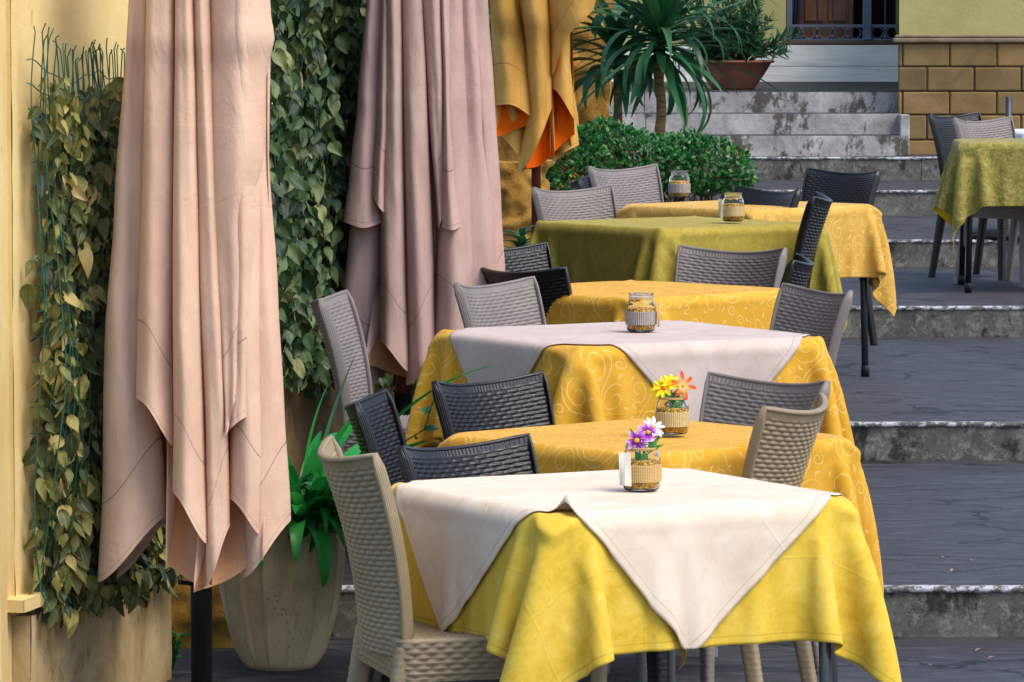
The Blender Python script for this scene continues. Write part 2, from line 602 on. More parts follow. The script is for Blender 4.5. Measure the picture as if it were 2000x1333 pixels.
MAT['cloth_green'] = m_cloth("green_damask_cloth", C(96, 90, 38), C(146, 136, 66), C(184, 174, 108), inside=C(210, 176, 30), crinkle=0.7, damask=0.6, scale=2.4)
MAT['cloth_cream'] = m_cloth("cream_linen_overlay", C(212, 190, 166), C(226, 208, 186), C(234, 220, 202), damask=0.25, crinkle=0.12)
MAT['cloth_cream_shaded'] = m_cloth("shaded_cream_linen_overlay", C(184, 166, 156), C(200, 183, 174), C(210, 195, 187), damask=0.25, crinkle=0.12)  # the cream linen again, greyed in its colour for the shadier table
MAT['cloth_white'] = m_cloth("white_linen", C(222, 220, 224), C(232, 230, 234), C(240, 238, 240), damask=0.2)

def m_canopy(name, dark, mid, light, inside):
    g = N(name, 0.8, 0.12)
    co = g.tc()
    a = g.noise(g.mapping(co, (3, 3, 1.2)), 2.4, 5, 0.6)
    c = g.ramp(a, [(0.3, dark), (0.5, mid), (0.7, light)])
    c = g.mix(g.M('MULTIPLY', g.step(g.noise(co, 34, 3, 0.5), 0.76, 0.80), 0.5), c, C(90, 70, 60))
    hem = g.attr("hem")
    s1 = g.M('SUBTRACT', 1.0, g.step(g.M('ABSOLUTE', g.M('SUBTRACT', hem, 0.205)), 0.0012, 0.0036))
    s2 = g.M('SUBTRACT', 1.0, g.step(g.M('ABSOLUTE', g.M('SUBTRACT', hem, 0.016)), 0.0006, 0.0022))
    sm = g.M('MAXIMUM', s1, g.M('MULTIPLY', s2, 0.55))
    c = g.mix(g.M('MULTIPLY', sm, 0.6), c, tuple(v * 0.42 for v in dark[:3]) + (1,))
    geo = g.node("ShaderNodeNewGeometry")
    c = g.mix(geo.outputs["Backfacing"], c, inside)
    h = g.M('ADD', g.M('ADD', g.M('MULTIPLY', g.noise(g.tc("UV"), 6, 6, 0.62, 1.4), 0.8), g.M('MULTIPLY', g.noise(g.mapping(g.tc("UV"), (5, 1.2, 1)), 5, 5, 0.65, 1.2), 0.5)), g.M('MULTIPLY', g.noise(co, 220, 2), 0.03))
    h = g.M('SUBTRACT', h, g.M('MULTIPLY', sm, 0.25))
    return g.done(c, normal=g.bump(h, 0.5, 0.014), trans=0.18, transcol=c)
MAT['canopy_pink'] = m_canopy("dusty_pink_canvas", C(212, 174, 150), C(223, 187, 162), C(230, 197, 172), C(216, 166, 124))
MAT['canopy_mauve'] = m_canopy("mauve_pink_canvas", C(172, 142, 136), C(186, 156, 148), C(196, 168, 158), C(190, 144, 104))
MAT['canopy_gold'] = m_canopy("mustard_canvas", C(184, 134, 60), C(204, 156, 78), C(212, 168, 96), C(222, 96, 4))  # orange backface colour stands in for light glowing through the cloth

MAT['metal'] = flat("grey_tube_metal", C(122, 128, 130), 0.38, 0.12, 8, metal=0.6)
MAT['darkmetal'] = flat("dark_tube_metal", C(62, 68, 76), 0.42, 0.12, 8, metal=0.5)
MAT['black'] = flat("black_plastic", C(22, 22, 25), 0.45, 0.2, 20)
MAT['tabletop'] = flat("dark_laminate", C(44, 40, 38), 0.5, 0.2, 10)

def m_rust():
    g = N("weathered_dark_green_pole", 0.5, 0.4)
    co = g.mapping(g.tc(), (4, 4, 1.2))
    a = g.noise(co, 4, 7, 0.7)
    c = g.ramp(a, [(0.35, C(24, 28, 28)), (0.55, C(48, 50, 46)), (0.64, C(98, 72, 44)), (0.75, C(126, 92, 52))])
    return g.done(c, normal=g.bump(a, 0.5, 0.004))
MAT['rustpole'] = m_rust()
MAT['redpole'] = flat("reddish_brown_wood_pole", C(104, 46, 30), 0.5, 0.25, 14)

def m_leaf(name, stops, rough=0.5, vein=0.35, trans=0.2):
    g = N(name, rough, 0.4)
    u, v, _ = g.sep(g.tc("UV"))
    c = g.ramp(u, stops)
    bl = g.noise(g.tc(), 7, 4, 0.6)
    c = g.mix(g.M('MULTIPLY', g.step(bl, 0.56, 0.7), 0.45), c, tuple(0.5 * (a_ + b_) for a_, b_ in zip(stops[-1][1], C(128, 104, 62))))
    mid = g.M('SUBTRACT', 1.0, g.step(g.M('ABSOLUTE', g.M('SUBTRACT', g.M('FRACT', v), 0.5)), 0.02, 0.07))
    c = g.mix(g.M('MULTIPLY', mid, vein), c, tuple(min(1, k * 1.9) for k in stops[len(stops) // 2][1][:3]) + (1,))
    n = g.noise(g.tc(), 60, 4, 0.6)
    c = g.mix(g.M('MULTIPLY', g.step(n, 0.5, 0.75), 0.35), c, tuple(k * 0.55 for k in stops[0][1][:3]) + (1,))
    return g.done(c, normal=g.bump(n, 0.4, 0.004), trans=trans, transcol=c)
MAT['ivy_near'] = m_leaf("faded_fabric_ivy", [(0.0, C(40, 54, 46)), (0.3, C(78, 90, 54)), (0.55, C(116, 120, 62)), (0.8, C(154, 144, 74)), (1.0, C(176, 156, 96))], 0.6, 0.4)
MAT['ivy_far'] = m_leaf("dark_fabric_ivy", [(0.0, C(26, 46, 34)), (0.35, C(48, 74, 42)), (0.7, C(84, 104, 58)), (1.0, C(130, 134, 80))], 0.5, 0.3)
MAT['strap'] = m_leaf("bright_green_strap_leaf", [(0.0, C(16, 104, 42)), (0.5, C(34, 150, 58)), (1.0, C(84, 190, 96))], 0.35, 0.25, 0.3)
MAT['vine'] = m_leaf("vine_leaf", [(0.0, C(12, 62, 40)), (0.5, C(22, 92, 56)), (1.0, C(44, 120, 66))], 0.35, 0.3)
MAT['boxwood'] = m_leaf("boxwood_leaf", [(0.0, C(12, 52, 16)), (0.4, C(24, 92, 30)), (0.8, C(52, 128, 44)), (1.0, C(140, 150, 66))], 0.45, 0.1, 0.25)
MAT['yucca'] = m_leaf("yucca_leaf", [(0.0, C(18, 62, 36)), (0.5, C(36, 94, 52)), (1.0, C(84, 130, 80))], 0.42, 0.15)
MAT['oleander'] = m_leaf("oleander_leaf", [(0.0, C(18, 62, 38)), (0.5, C(34, 88, 50)), (1.0, C(72, 118, 68))], 0.5, 0.15)
MAT['weed'] = m_leaf("weed_leaf", [(0.0, C(24, 90, 30)), (1.0, C(60, 148, 50))], 0.5, 0.1)
MAT['net'] = flat("green_plastic_net", C(30, 92, 74), 0.45, 0.2, 40)
MAT['stem'] = flat("brown_stem", C(84, 66, 42), 0.8, 0.3, 30)
MAT['vinestem'] = flat("green_stem", C(40, 84, 40), 0.6, 0.25, 30)

def m_trunk():
    g = N("ringed_trunk_bark", 0.9, 0.1)
    co = g.mapping(g.tc(), (6, 6, 40))
    a = g.noise(co, 1.6, 6, 0.7)
    c = g.ramp(a, [(0.3, C(70, 54, 36)), (0.55, C(124, 98, 66)), (0.75, C(158, 132, 94))])
    return g.done(c, normal=g.bump(a, 0.8, 0.01))
MAT['trunk'] = m_trunk()

def m_pot():
    g = N("beige_cast_stone_pot", 0.85, 0.2)
    co = g.tc()
    a = g.noise(co, 3.4, 6, 0.65)
    pits = g.M('SUBTRACT', 1.0, g.step(g.voro(co, 60), 0.10, 0.2))
    pk = g.M('MULTIPLY', pits, g.step(g.noise(co, 9, 3), 0.5, 0.6))
    c = g.ramp(a, [(0.3, C(172, 150, 118)), (0.5, C(204, 184, 152)), (0.72, C(220, 204, 176))])
    st = g.noise(g.mapping(co, (9, 9, 1)), 2, 5, 0.7)
    c = g.mix(g.M('MULTIPLY', g.step(st, 0.56, 0.75), 0.5), c, C(140, 114, 84))
    c = g.mix(g.M('MULTIPLY', pk, 0.7), c, C(92, 74, 54))
    h = g.M('SUBTRACT', g.M('MULTIPLY', g.noise(co, 40, 5, 0.7), 0.3), pk)
    return g.done(c, normal=g.bump(h, 0.6, 0.008))
MAT['pot'] = m_pot()
MAT['terracotta'] = flat("weathered_terracotta", C(136, 84, 70), 0.85, 0.3, 9, bumps=0.4)
MAT['soil'] = flat("dark_soil", C(44, 34, 26), 0.95, 0.3, 60, bumps=0.8)
MAT['gatepaint'] = flat("grey_blue_gate_paint", C(92, 100, 116), 0.5, 0.15, 12)
MAT['doorwood'] = flat("brown_door_wood", C(112, 74, 54), 0.6, 0.25, 6)
MAT['curtain'] = flat("dark_grey_curtain", C(58, 62, 74), 0.85, 0.2, 8)
MAT['void'] = flat("dark_interior", C(16, 15, 17), 0.95, 0.2, 5)
MAT['sill'] = flat("rusty_brown_sill", C(92, 70, 60), 0.7, 0.25, 14)

def m_glass():
    g = N("jar_glass", 0.02, 0.5)
    g.b.inputs["Transmission Weight"].default_value = 1.0
    g.b.inputs["IOR"].default_value = 1.25
    n = g.noise(g.tc(), 20, 2)
    return g.done(g.ramp(n, [(0.3, (0.93, 0.95, 0.94, 1)), (0.7, (0.97, 0.98, 0.97, 1))]))
MAT['glass'] = m_glass()

def m_grain():
    g = N("golden_grain", 0.6, 0.3)
    v = g.node("ShaderNodeTexVoronoi")
    g.put(v.inputs["Vector"], g.tc()); v.inputs["Scale"].default_value = 260
    r = g.sep(v.outputs["Color"])[0]
    c = g.ramp(r, [(0.0, C(120, 74, 14)), (0.4, C(190, 134, 36)), (0.8, C(222, 172, 70)), (1.0, C(240, 208, 120))])
    return g.done(c, normal=g.bump(v.outputs["Distance"], 0.9, 0.004))
MAT['grain'] = m_grain()

def m_twine(name, a, b, k=90.0):
    g = N(name, 0.85, 0.1)
    u, v, _ = g.sep(g.tc("UV"))
    s = g.M('FRACT', g.M('ADD', g.M('MULTIPLY', u, k), g.M('MULTIPLY', v, 1.6)))
    t = g.step(g.M('ABSOLUTE', g.M('SUBTRACT', s, 0.5)), 0.14, 0.32)
    c = g.mix(t, a, b)
    return g.done(c, normal=g.bump(t, 0.6, 0.002))
MAT['twine_jute'] = m_twine("jute_twine", C(150, 112, 58), C(222, 192, 134), 60)
MAT['twine_gold'] = m_twine("gold_and_white_twine", C(140, 100, 34), C(232, 216, 170), 56)
MAT['twine_bw'] = m_twine("black_and_white_twine", C(34, 28, 30), C(206, 196, 188), 50)
MAT['paper'] = flat("cream_paper_tag", C(226, 218, 200), 0.8, 0.06, 20)
MAT['kraft'] = flat("kraft_paper_tag", C(188, 160, 120), 0.8, 0.1, 20)

def m_petal(name, inner, mid, outer):
    g = N(name, 0.6, 0.2)
    u, v, _ = g.sep(g.tc("UV"))
    c = g.ramp(v, [(0.05, inner), (0.45, mid), (0.95, outer)])
    return g.done(c, trans=0.25, transcol=c)
MAT['petal_purple'] = m_petal("purple_petals", C(104, 20, 110), C(164, 60, 178), C(226, 186, 236))
MAT['petal_white'] = m_petal("white_petals", C(214, 210, 190), C(240, 238, 240), C(244, 242, 246))
MAT['petal_yellow'] = m_petal("yellow_petals", C(214, 150, 6), C(244, 214, 16), C(246, 228, 40))
MAT['petal_orange'] = m_petal("orange_red_petals", C(250, 214, 130), C(246, 130, 50), C(222, 58, 24))
MAT['disc'] = flat("yellow_flower_centre", C(226, 164, 24), 0.8, 0.25, 300, bumps=0.5)
MAT['flowergreen'] = m_leaf("artificial_flower_leaf", [(0.0, C(14, 92, 36)), (0.5, C(40, 140, 50)), (1.0, C(110, 180, 60))], 0.45, 0.15)
# ---------------------------------------------------------------- levels (floor heights and step fronts)
F0 = 0.0
STEPS = []                      # (front depth, top height)
z = F0
for yb, yt in ((1245, 1148), (900, 827), (660, 600), (522, 470), (422, 373), (352, 308)):
    d = dat(yb, z)
    z = zat(yt, d)
    STEPS.append((d, z))
for yt in (265, 222, 180):
    d = STEPS[-1][0] + 0.33
    z = zat(yt, d)
    STEPS.append((d, z))
d = dat(160, z)
z = zat(130, d); STEPS.append((d, z))
d += 0.33
z = zat(88, d); STEPS.append((d, z))
L1, L2, L3, L4, L5 = [s[1] for s in STEPS[:5]]

# ---------------------------------------------------------------- wicker chairs
def weave(s, t, bp=0.036, rp=0.0118):
    """height 0..1 of a woven strand pattern, s along the row, t across rows"""
    row = math.floor(t / rp + 1e-6)
    ft = t / rp - row
    fs = (s / bp + 0.5 * (row % 2)) % 1.0
    a = math.sqrt(max(0.0, 1 - (2 * ft - 1) ** 2))
    b = math.sqrt(max(0.0, 1 - (2 * fs - 1) ** 2))
    return a * b

def back_pt(u, v):
    hw = 0.198 + 0.034 * v
    x = u * hw
    conc = (0.05 + 0.012 * v) * u * u
    y = -0.232 - 0.012 * v - 0.085 * v * v + conc
    zz = 0.40 + v * (0.438 + 0.026 * u * u)
    return Vector((x, y, zz))

def back_frame(u, v):
    e = 1e-3
    du = (back_pt(u + e, v) - back_pt(u - e, v)).normalized()
    dv = (back_pt(u, v + e) - back_pt(u, v - e)).normalized()
    return du.cross(dv).normalized() * -1.0      # outward (rear) normal is -Y side

def leg_mb(p0, p1, w0, w1, dx=1.0):
    """square woven leg, top p0 to foot p1"""
    mb = MB()
    p0, p1 = Vector(p0), Vector(p1)
    n = 16
    rows = int((p0 - p1).length / 0.0155)
    M_ = rows * 3
    def fn(i, j):
        f = j / M_
        c = p0.lerp(p1, f)
        w = (w0 + (w1 - w0) * f) / 2
        a = 2 * PI * i / n + PI / n
        ca, sa = math.cos(a), math.sin(a)
        k = 1.0 / (abs(ca) ** 5 + abs(sa) ** 5) ** 0.2
        row = j // 3
        ft = (j % 3) / 3.0
        side = (i * 4 // n)
        off = ((i / n * 4) % 1.0 + 0.5 * (row % 2)) % 1.0
        h = math.sin(PI * ft) * (0.3 + 0.7 * math.sin(PI * off))
        r = w * k * (1 + 0.07 * h)
        return (c + Vector((ca * r * dx, sa * r, 0)), (i / n, f))
    mb.grid(fn, n, M_ + 1, wrap=True)
    b = len(mb.v)
    mb.f.append(tuple(b - n + i for i in range(n))); mb.m.append(0)
    return mb

def chair_meshes():
    out = {}
    # backrest: woven front and rear skins
    mb = MB()
    BW, BH = 0.43, 0.44
    nu, nv = 12 * 7 + 1, 37 * 5 + 1
    for sgn in (1, -1):
        def fn(i, j, sgn=sgn):
            u = -0.99 + 1.98 * i / (nu - 1)
            v = j / (nv - 1) * 0.992
            p = back_pt(u, v)
            nrm = back_frame(u, v)
            edge = min(1.0, (1 - abs(u)) / 0.05 + 0.05)
            # smooth band along the top
            top = min(1.0, max(0.0, (0.958 - v) / 0.02))
            h = weave((u + 1) * BW / 2, v * BH + 0.0003) * edge * top + (1 - top) * 0.55
            q = p + nrm * sgn * (0.0025 + 0.0062 * h)
            return (q, (u, v))
        mb.grid(fn, nu, nv)
        if sgn == -1:
            k = nu * nv
    out['backrest'] = mb
    # frame round the back
    mb = MB()
    path = [back_pt(-1, k / 14.0) for k in range(15)]
    path += [back_pt(-1 + 2 * k / 18.0, 1) for k in range(1, 18)]
    path += [back_pt(1, 1 - k / 14.0) for k in range(15)]
    fr = []
    n = 12
    vs, uv = [], []
    L = 0
    for k, p in enumerate(path):
        t = (path[min(k + 1, len(path) - 1)] - path[max(0, k - 1)]).normalized()
        if k < 15: u, v = -1, k / 14.0
        elif k < 32: u, v = -1 + 2 * (k - 14) / 18.0, 1
        else: u, v = 1, 1 - (k - 32) / 14.0
        nr = back_frame(max(-0.99, min(0.99, u)), min(0.99, v))
        s = t.cross(nr).normalized()
        if k: L += (p - path[k - 1]).length
        side = 1.0 if (k < 14 or k > 32) else 0.0
        hn, hs = 0.0085 + 0.0085 * side, 0.006
        for i in range(n):
            a = 2 * PI * i / n
            ca, sa = math.cos(a), math.sin(a)
            kk = 1.0 / (abs(ca) ** 4 + abs(sa) ** 4) ** 0.25
            vs.append(p + nr * (ca * hn * kk) + s * (sa * hs * kk))
            uv.append((i / n, L))
    fs = []
    for k in range(len(path) - 1):
        for i in range(n):
            a, b = k * n + i, k * n + (i + 1) % n
            fs.append((a, b, b + n, a + n))
    fs.append(tuple(reversed(range(n)))); fs.append(tuple((len(path) - 1) * n + i for i in range(n)))
    mb.add(vs, fs, uv)
    out['back_frame'] = mb
    # seat
    mb = MB()
    nu, nv = 12 * 5 + 1, 27 * 4 + 1
    SW, SD = 0.43, 0.42
    def fn(i, j):
        x = -SW / 2 + SW * i / (nu - 1)
        y = -0.20 + SD * j / (nv - 1)
        e = min(1, (SW / 2 - abs(x)) / 0.02, (y + 0.20) / 0.02, (0.22 - y) / 0.02)
        e = max(0, e)
        zz = 0.447 - 0.012 * (1 - (2 * x / SW) ** 2) * 0.8 - 0.012 * (1 - e) ** 2
        return (Vector((x, y, zz + 0.006 * weave(x + 1, y + 1) * min(1, e))), (x, y))
    mb.grid(fn, nu, nv)
    mb.box(-SW / 2 + 0.01, SW / 2 - 0.01, -0.19, 0.21, 0.395, 0.425)
    out['seat'] = mb
    # apron
    mb = MB()
    rr = 0.035
    hx, y0, y1 = 0.220, -0.205, 0.225
    per = []
    for (cx, cy, a0) in ((hx - rr, y1 - rr, 0), (-hx + rr, y1 - rr, 90), (-hx + rr, y0 + rr, 180), (hx - rr, y0 + rr, 270)):
        for k in range(7):
            a = math.radians(a0 + 15 * k)
            per.append((cx + rr * math.cos(a), cy + rr * math.sin(a), math.cos(a), math.sin(a)))
    Ls = [0]
    for k in range(1, len(per) + 1):
        p, q = per[k - 1], per[k % len(per)]
        Ls.append(Ls[-1] + math.hypot(q[0] - p[0], q[1] - p[1]))
    T = Ls[-1]
    nb = round(T / 0.04)
    NU = nb * 5
    NV = 6 * 4 + 1
    def samp(s):
        k = 0
        while k < len(per) - 1 and Ls[k + 1] < s: k += 1
        p, q = per[k], per[(k + 1) % len(per)]
        f = (s - Ls[k]) / max(1e-9, Ls[k + 1] - Ls[k])
        nx, ny = p[2] + (q[2] - p[2]) * f, p[3] + (q[3] - p[3]) * f
        l = math.hypot(nx, ny)
        return p[0] + (q[0] - p[0]) * f, p[1] + (q[1] - p[1]) * f, nx / l, ny / l
    cache = [samp(T * i / NU) for i in range(NU)]
    def fn(i, j):
        x, y, nx, ny = cache[i]
        f = j / (NV - 1)
        h = weave(T * i / NU, f * 0.0155 * 6 + 0.0002, T / nb)
        rim = 0.5 if f > 0.93 or f < 0.05 else h
        r = 0.0085 * rim - 0.004 * (f > 0.98)
        return (Vector((x + nx * r, y + ny * r, 0.352 + 0.096 * f)), (i / NU, f))
    mb.grid(fn, NU, NV, wrap=True)
    mb.grid(lambda i, j: (Vector((cache[i][0] - cache[i][2] * 0.012 * j, cache[i][1] - cache[i][3] * 0.012 * j, 0.352)), (0, 0)), NU, 2, wrap=True)
    mb.grid(lambda i, j: (Vector((cache[i][0] - cache[i][2] * 0.012, cache[i][1] - cache[i][3] * 0.012, 0.352 + 0.06 * j)), (0, 0)), NU, 2, wrap=True)
    out['apron'] = mb
    out['legs'] = [leg_mb((0.196, 0.20, 0.36), (0.206, 0.208, 0), 0.044, 0.032),
                   leg_mb((-0.196, 0.20, 0.36), (-0.206, 0.208, 0), 0.044, 0.032),
                   leg_mb((0.197, -0.184, 0.43), (0.212, -0.262, 0), 0.050, 0.034, 0.8),
                   leg_mb((-0.197, -0.184, 0.43), (-0.212, -0.262, 0), 0.050, 0.034, 0.8)]
    return out

CH = chair_meshes()
CH_MESH = {}
def make_chair(mat):
    root = empty('wicker_chair')
    for part in ('seat', 'apron', 'backrest', 'back_frame'):
        CH[part].build(part, MAT[mat], root)
    for mb in CH['legs']:
        mb.build('leg', MAT[mat], root)
    return root
PROTO = {}
def chair(mat, px, ytop, d, face, floor, label, group):
    p = Vector(face).normalized()
    rz = math.atan2(-p[0], p[1])
    if mat not in PROTO:
        PROTO[mat] = make_chair(mat)
        o = PROTO[mat]
    else:
        o = copy_tree(PROTO[mat])
    off = -0.295
    X = xat(px, d, ytop)
    o.location = (X - p[0] * off, d - p[1] * off, floor)
    o.rotation_euler = (0, 0, rz)
    s = (zat(ytop, d) - floor) / 0.862
    o.scale = (1, 1, s)
    tag(o, label, 'chair', group)
    return o

GT = "wicker chairs around the tables on the steps"
for spec in CHAIRS_SPEC if 'CHAIRS_SPEC' in globals() else []: pass

# ---------------------------------------------------------------- cloth
def simulate(size, a, H, seed, n=56, steps=130, iters=16, push=None):
    """square cloth of given size falling over a table top of side a: position based dynamics"""
    r = np.random.RandomState(seed)
    h = size / (n - 1)
    g = (np.arange(n) / (n - 1) - 0.5) * size
    U, V = np.meshgrid(g, g, indexing='ij')
    X = np.stack([U, V, np.full_like(U, H + 0.006)], -1)
    X[..., 2] += r.normal(0, 0.001, U.shape)
    sx, sy = r.uniform(-0.008, 0.008, 2)
    X[..., 0] += sx; X[..., 1] += sy
    # low-frequency push so the corner folds differ
    ph = r.uniform(0, 6.28, 6)
    vel = np.zeros_like(X)
    pin = (np.abs(U) < a / 2 - 0.02) & (np.abs(V) < a / 2 - 0.02)
    X[..., 2] = np.where(pin, H + 0.004, X[..., 2])
    X0 = X.copy()
    dt = 1 / 55.0
    rad = 0.016
    ha = a / 2
    def con(P, A, B, L, k):
        pa, pb = P[A], P[B]
        dv = pb - pa
        ln = np.sqrt((dv * dv).sum(-1, keepdims=True)) + 1e-9
        c = dv * (0.5 * k * (1 - L / ln))
        P[A] = pa + c
        P[B] = pb - c
    S = slice
    sets = []
    for o in (0, 1):
        m = (n - 1 - o) // 2 * 2
        e = S(o, o + m, 2); f = S(o + 1, o + 1 + m, 2)
        sets.append(((e, S(None)), (f, S(None)), h, 1.0))
        sets.append(((S(None), e), (S(None), f), h, 1.0))
    dg = h * math.sqrt(2)
    for o in (0, 1):
        m = (n - 1 - o) // 2 * 2
        e = S(o, o + m, 2); f = S(o + 1, o + 1 + m, 2)
        sets.append(((e, S(0, n - 1)), (f, S(1, n)), dg, 0.6))
        sets.append(((e, S(1, n)), (f, S(0, n - 1)), dg, 0.6))
    def bsets():
        for o in range(4):
            i0 = [i for i in range(n - 2) if i % 4 == o or i % 4 == (o + 1) % 4 and False]
        out = []
        for o in range(4):
            ia = np.arange(o, n - 2, 4)
            out.append((ia, ia + 2))
        return out
    bs = bsets()
    for st in range(steps):
        vel[..., 2] -= 9.8 * dt
        if st < 45:
            vel[..., 0] += 0.012 * np.sin(9 * V + ph[0] + 3 * U) * (1 - st / 45)
            vel[..., 1] += 0.012 * np.sin(9 * U + ph[1] - 3 * V) * (1 - st / 45)
        if push is not None and st < 130:
            vel += push(U, V)
        P = X + vel * dt
        for it in range(iters):
            for A, B, L, k in sets: con(P, A, B, L, k)
            P[pin] = X0[pin]
            if it % 2 == 0:
                for ia, ib in bs:
                    con(P, (ia, S(None)), (ib, S(None)), 2 * h, 0.16)
                    con(P, (S(None), ia), (S(None), ib), 2 * h, 0.16)
            qx = np.abs(P[..., 0]) - ha + rad
            qy = np.abs(P[..., 1]) - ha + rad
            qz = P[..., 2] - H + rad
            Q = np.stack([qx, qy, qz], -1)
            mx = np.maximum(Q, 0)
            ln = np.sqrt((mx * mx).sum(-1))
            outside = ln > 1e-9
            sgn = np.stack([np.sign(P[..., 0]), np.sign(P[..., 1]), np.ones_like(qx)], -1)
            G = mx * sgn / (ln[..., None] + 1e-9)
            sdf = ln - rad
            pen = 0.004 - sdf
            hit = outside & (pen > 0)
            P[hit] += G[hit] * pen[hit][:, None]
            ins = ~outside
            if ins.any():
                k = np.argmax(Q, -1)
                for ax in range(3):
                    s_ = ins & (k == ax)
                    if ax == 2: P[s_, 2] = H + 0.004
                    else: P[s_, ax] = sgn[s_, ax] * (ha + 0.004)
        P[pin] = X0[pin]
        vel = (P - X) / dt * 0.965
        vel = np.clip(vel, -4, 4)
        X = P
    return X

def cubic_up(X, k):
    """bicubic (Catmull-Rom) refinement of a grid of points by factor k"""
    def up(A):
        n = A.shape[0]
        t = np.arange((n - 1) * k + 1) / k
        i = np.minimum(t.astype(int), n - 2)
        f = (t - i)[:, None, None]
        g = lambda o: A[np.clip(i + o, 0, n - 1)]
        p0, p1, p2, p3 = g(-1), g(0), g(1), g(2)
        return 0.5 * (2 * p1 + (p2 - p0) * f + (2 * p0 - 5 * p1 + 4 * p2 - p3) * f * f + (3 * p1 - p0 - 3 * p2 + p3) * f ** 3)
    A = up(X)
    return np.swapaxes(up(np.swapaxes(A, 0, 1)), 0, 1)

def grid_mesh(name, X, UV, hem, mats, label, cat, group, mat_world, rim=0.0):
    nu, nv = X.shape[:2]
    me = bpy.data.meshes.new(name)
    idx = np.arange(nu * nv).reshape(nu, nv)
    F = np.stack([idx[:-1, :-1], idx[1:, :-1], idx[1:, 1:], idx[:-1, 1:]], -1).reshape(-1, 4)
    me.from_pydata(X.reshape(-1, 3).tolist(), [], F.tolist())
    ul = me.uv_layers.new(name="UVMap")
    ul.data.foreach_set("uv", UV.reshape(-1, 2)[F.ravel()].astype(np.float32).ravel())
    at = me.attributes.new("hem", 'FLOAT', 'POINT')
    at.data.foreach_set("value", hem.reshape(-1).astype(np.float32))
    for m in mats: me.materials.append(m)
    me.polygons.foreach_set("use_smooth", [True] * len(F))
    me.update()
    o = bpy.data.objects.new(name, me)
    COL.objects.link(o)
    o.matrix_world = mat_world
    if mats[0].name.startswith('green_damask'):
        tag(o, label, cat, group)
        return o
    s = o.modifiers.new("thickness", 'SOLIDIFY')
    s.thickness = 0.0016
    s.offset = -1
    s.use_rim = True
    tag(o, label, cat, group)
    return o

SIMS = {}
def drape(key, size, a, H, seed, push=None):
    if key not in SIMS:
        X = simulate(size, a, H, seed, push=push)
        SIMS[key] = cubic_up(X, 3)
    return SIMS[key]

def cloth_obj(key, size, a, seed, mat, loc, rz, label, group, quarter=0, uvoff=(0, 0), push=None):
    X = drape(key, size, a, 0.762, seed, push).copy()
    n = X.shape[0]
    g = (np.arange(n) / (n - 1) - 0.5) * size
    U, V = np.meshgrid(g, g, indexing='ij')
    hem = size / 2 - np.maximum(np.abs(U), np.abs(V))
    # small creases that gravity alone does not give
    for q in range(quarter % 4):
        X = np.stack([-X[..., 1], X[..., 0], X[..., 2]], -1)
    M_ = Matrix.Translation(loc) @ Matrix.Rotation(rz, 4, 'Z')
    return grid_mesh('tablecloth', X, np.stack([U + uvoff[0], V + uvoff[1]], -1), hem, [MAT[mat]], label, 'tablecloth', group, M_), X

def overlay_obj(X, size, oside, mat, loc, rz, label, group, lift=None, shift=(0, 0), twist=0.0, seed=3):
    """square overlay turned 45 degrees, lying on the cloth X (same material coordinates)"""
    n = X.shape[0]
    k = 141
    g = (np.arange(k) / (k - 1) - 0.5) * oside
    P, Q = np.meshgrid(g, g, indexing='ij')
    an = PI / 4 + twist
    U = P * math.cos(an) - Q * math.sin(an) + shift[0]
    V = P * math.sin(an) + Q * math.cos(an) + shift[1]
    fi = np.clip((U / size + 0.5) * (n - 1), 0, n - 1.001)
    fj = np.clip((V / size + 0.5) * (n - 1), 0, n - 1.001)
    i, j = fi.astype(int), fj.astype(int)
    a, b = (fi - i)[..., None], (fj - j)[..., None]
    # surface normals of the cloth
    du = np.gradient(X, axis=0); dv = np.gradient(X, axis=1)
    Nn = np.cross(du, dv)
    Nn /= np.linalg.norm(Nn, axis=-1, keepdims=True) + 1e-9
    def bil(A): return A[i, j] * (1 - a) * (1 - b) + A[i + 1, j] * a * (1 - b) + A[i, j + 1] * (1 - a) * b + A[i + 1, j + 1] * a * b
    S_, Nm = bil(X), bil(Nn)
    out = np.zeros_like(P)
    r = np.random.RandomState(seed)
    H = 0.762
    drop = np.clip(H - S_[..., 2], 0, 1)
    for q in range(7):
        kx, ky, ph = r.uniform(-16, 16), r.uniform(-16, 16), r.uniform(0, 6.28)
        out += np.sin(kx * U + ky * V + ph) * 0.0016
    amp = np.clip(drop / 0.08, 0.0, 1)
    off = 0.0055 + (out + 0.006) * amp * 0.8 + np.clip(out, 0, 1) * 0.15
    Y = S_ + Nm * off[..., None]
    if lift is not None:
        for (lu, lv, w_, h_) in lift:
            d2 = ((U - lu) ** 2 + (V - lv) ** 2) / (w_ * w_)
            Y[..., 2] += h_ * np.exp(-d2)
    hem = oside / 2 - np.maximum(np.abs(P), np.abs(Q))
    M_ = Matrix.Translation(loc) @ Matrix.Rotation(rz, 4, 'Z')
    return grid_mesh('table_overlay', Y, np.stack([P, Q], -1), hem, [MAT[mat]], label, 'overlay cloth', group, M_)

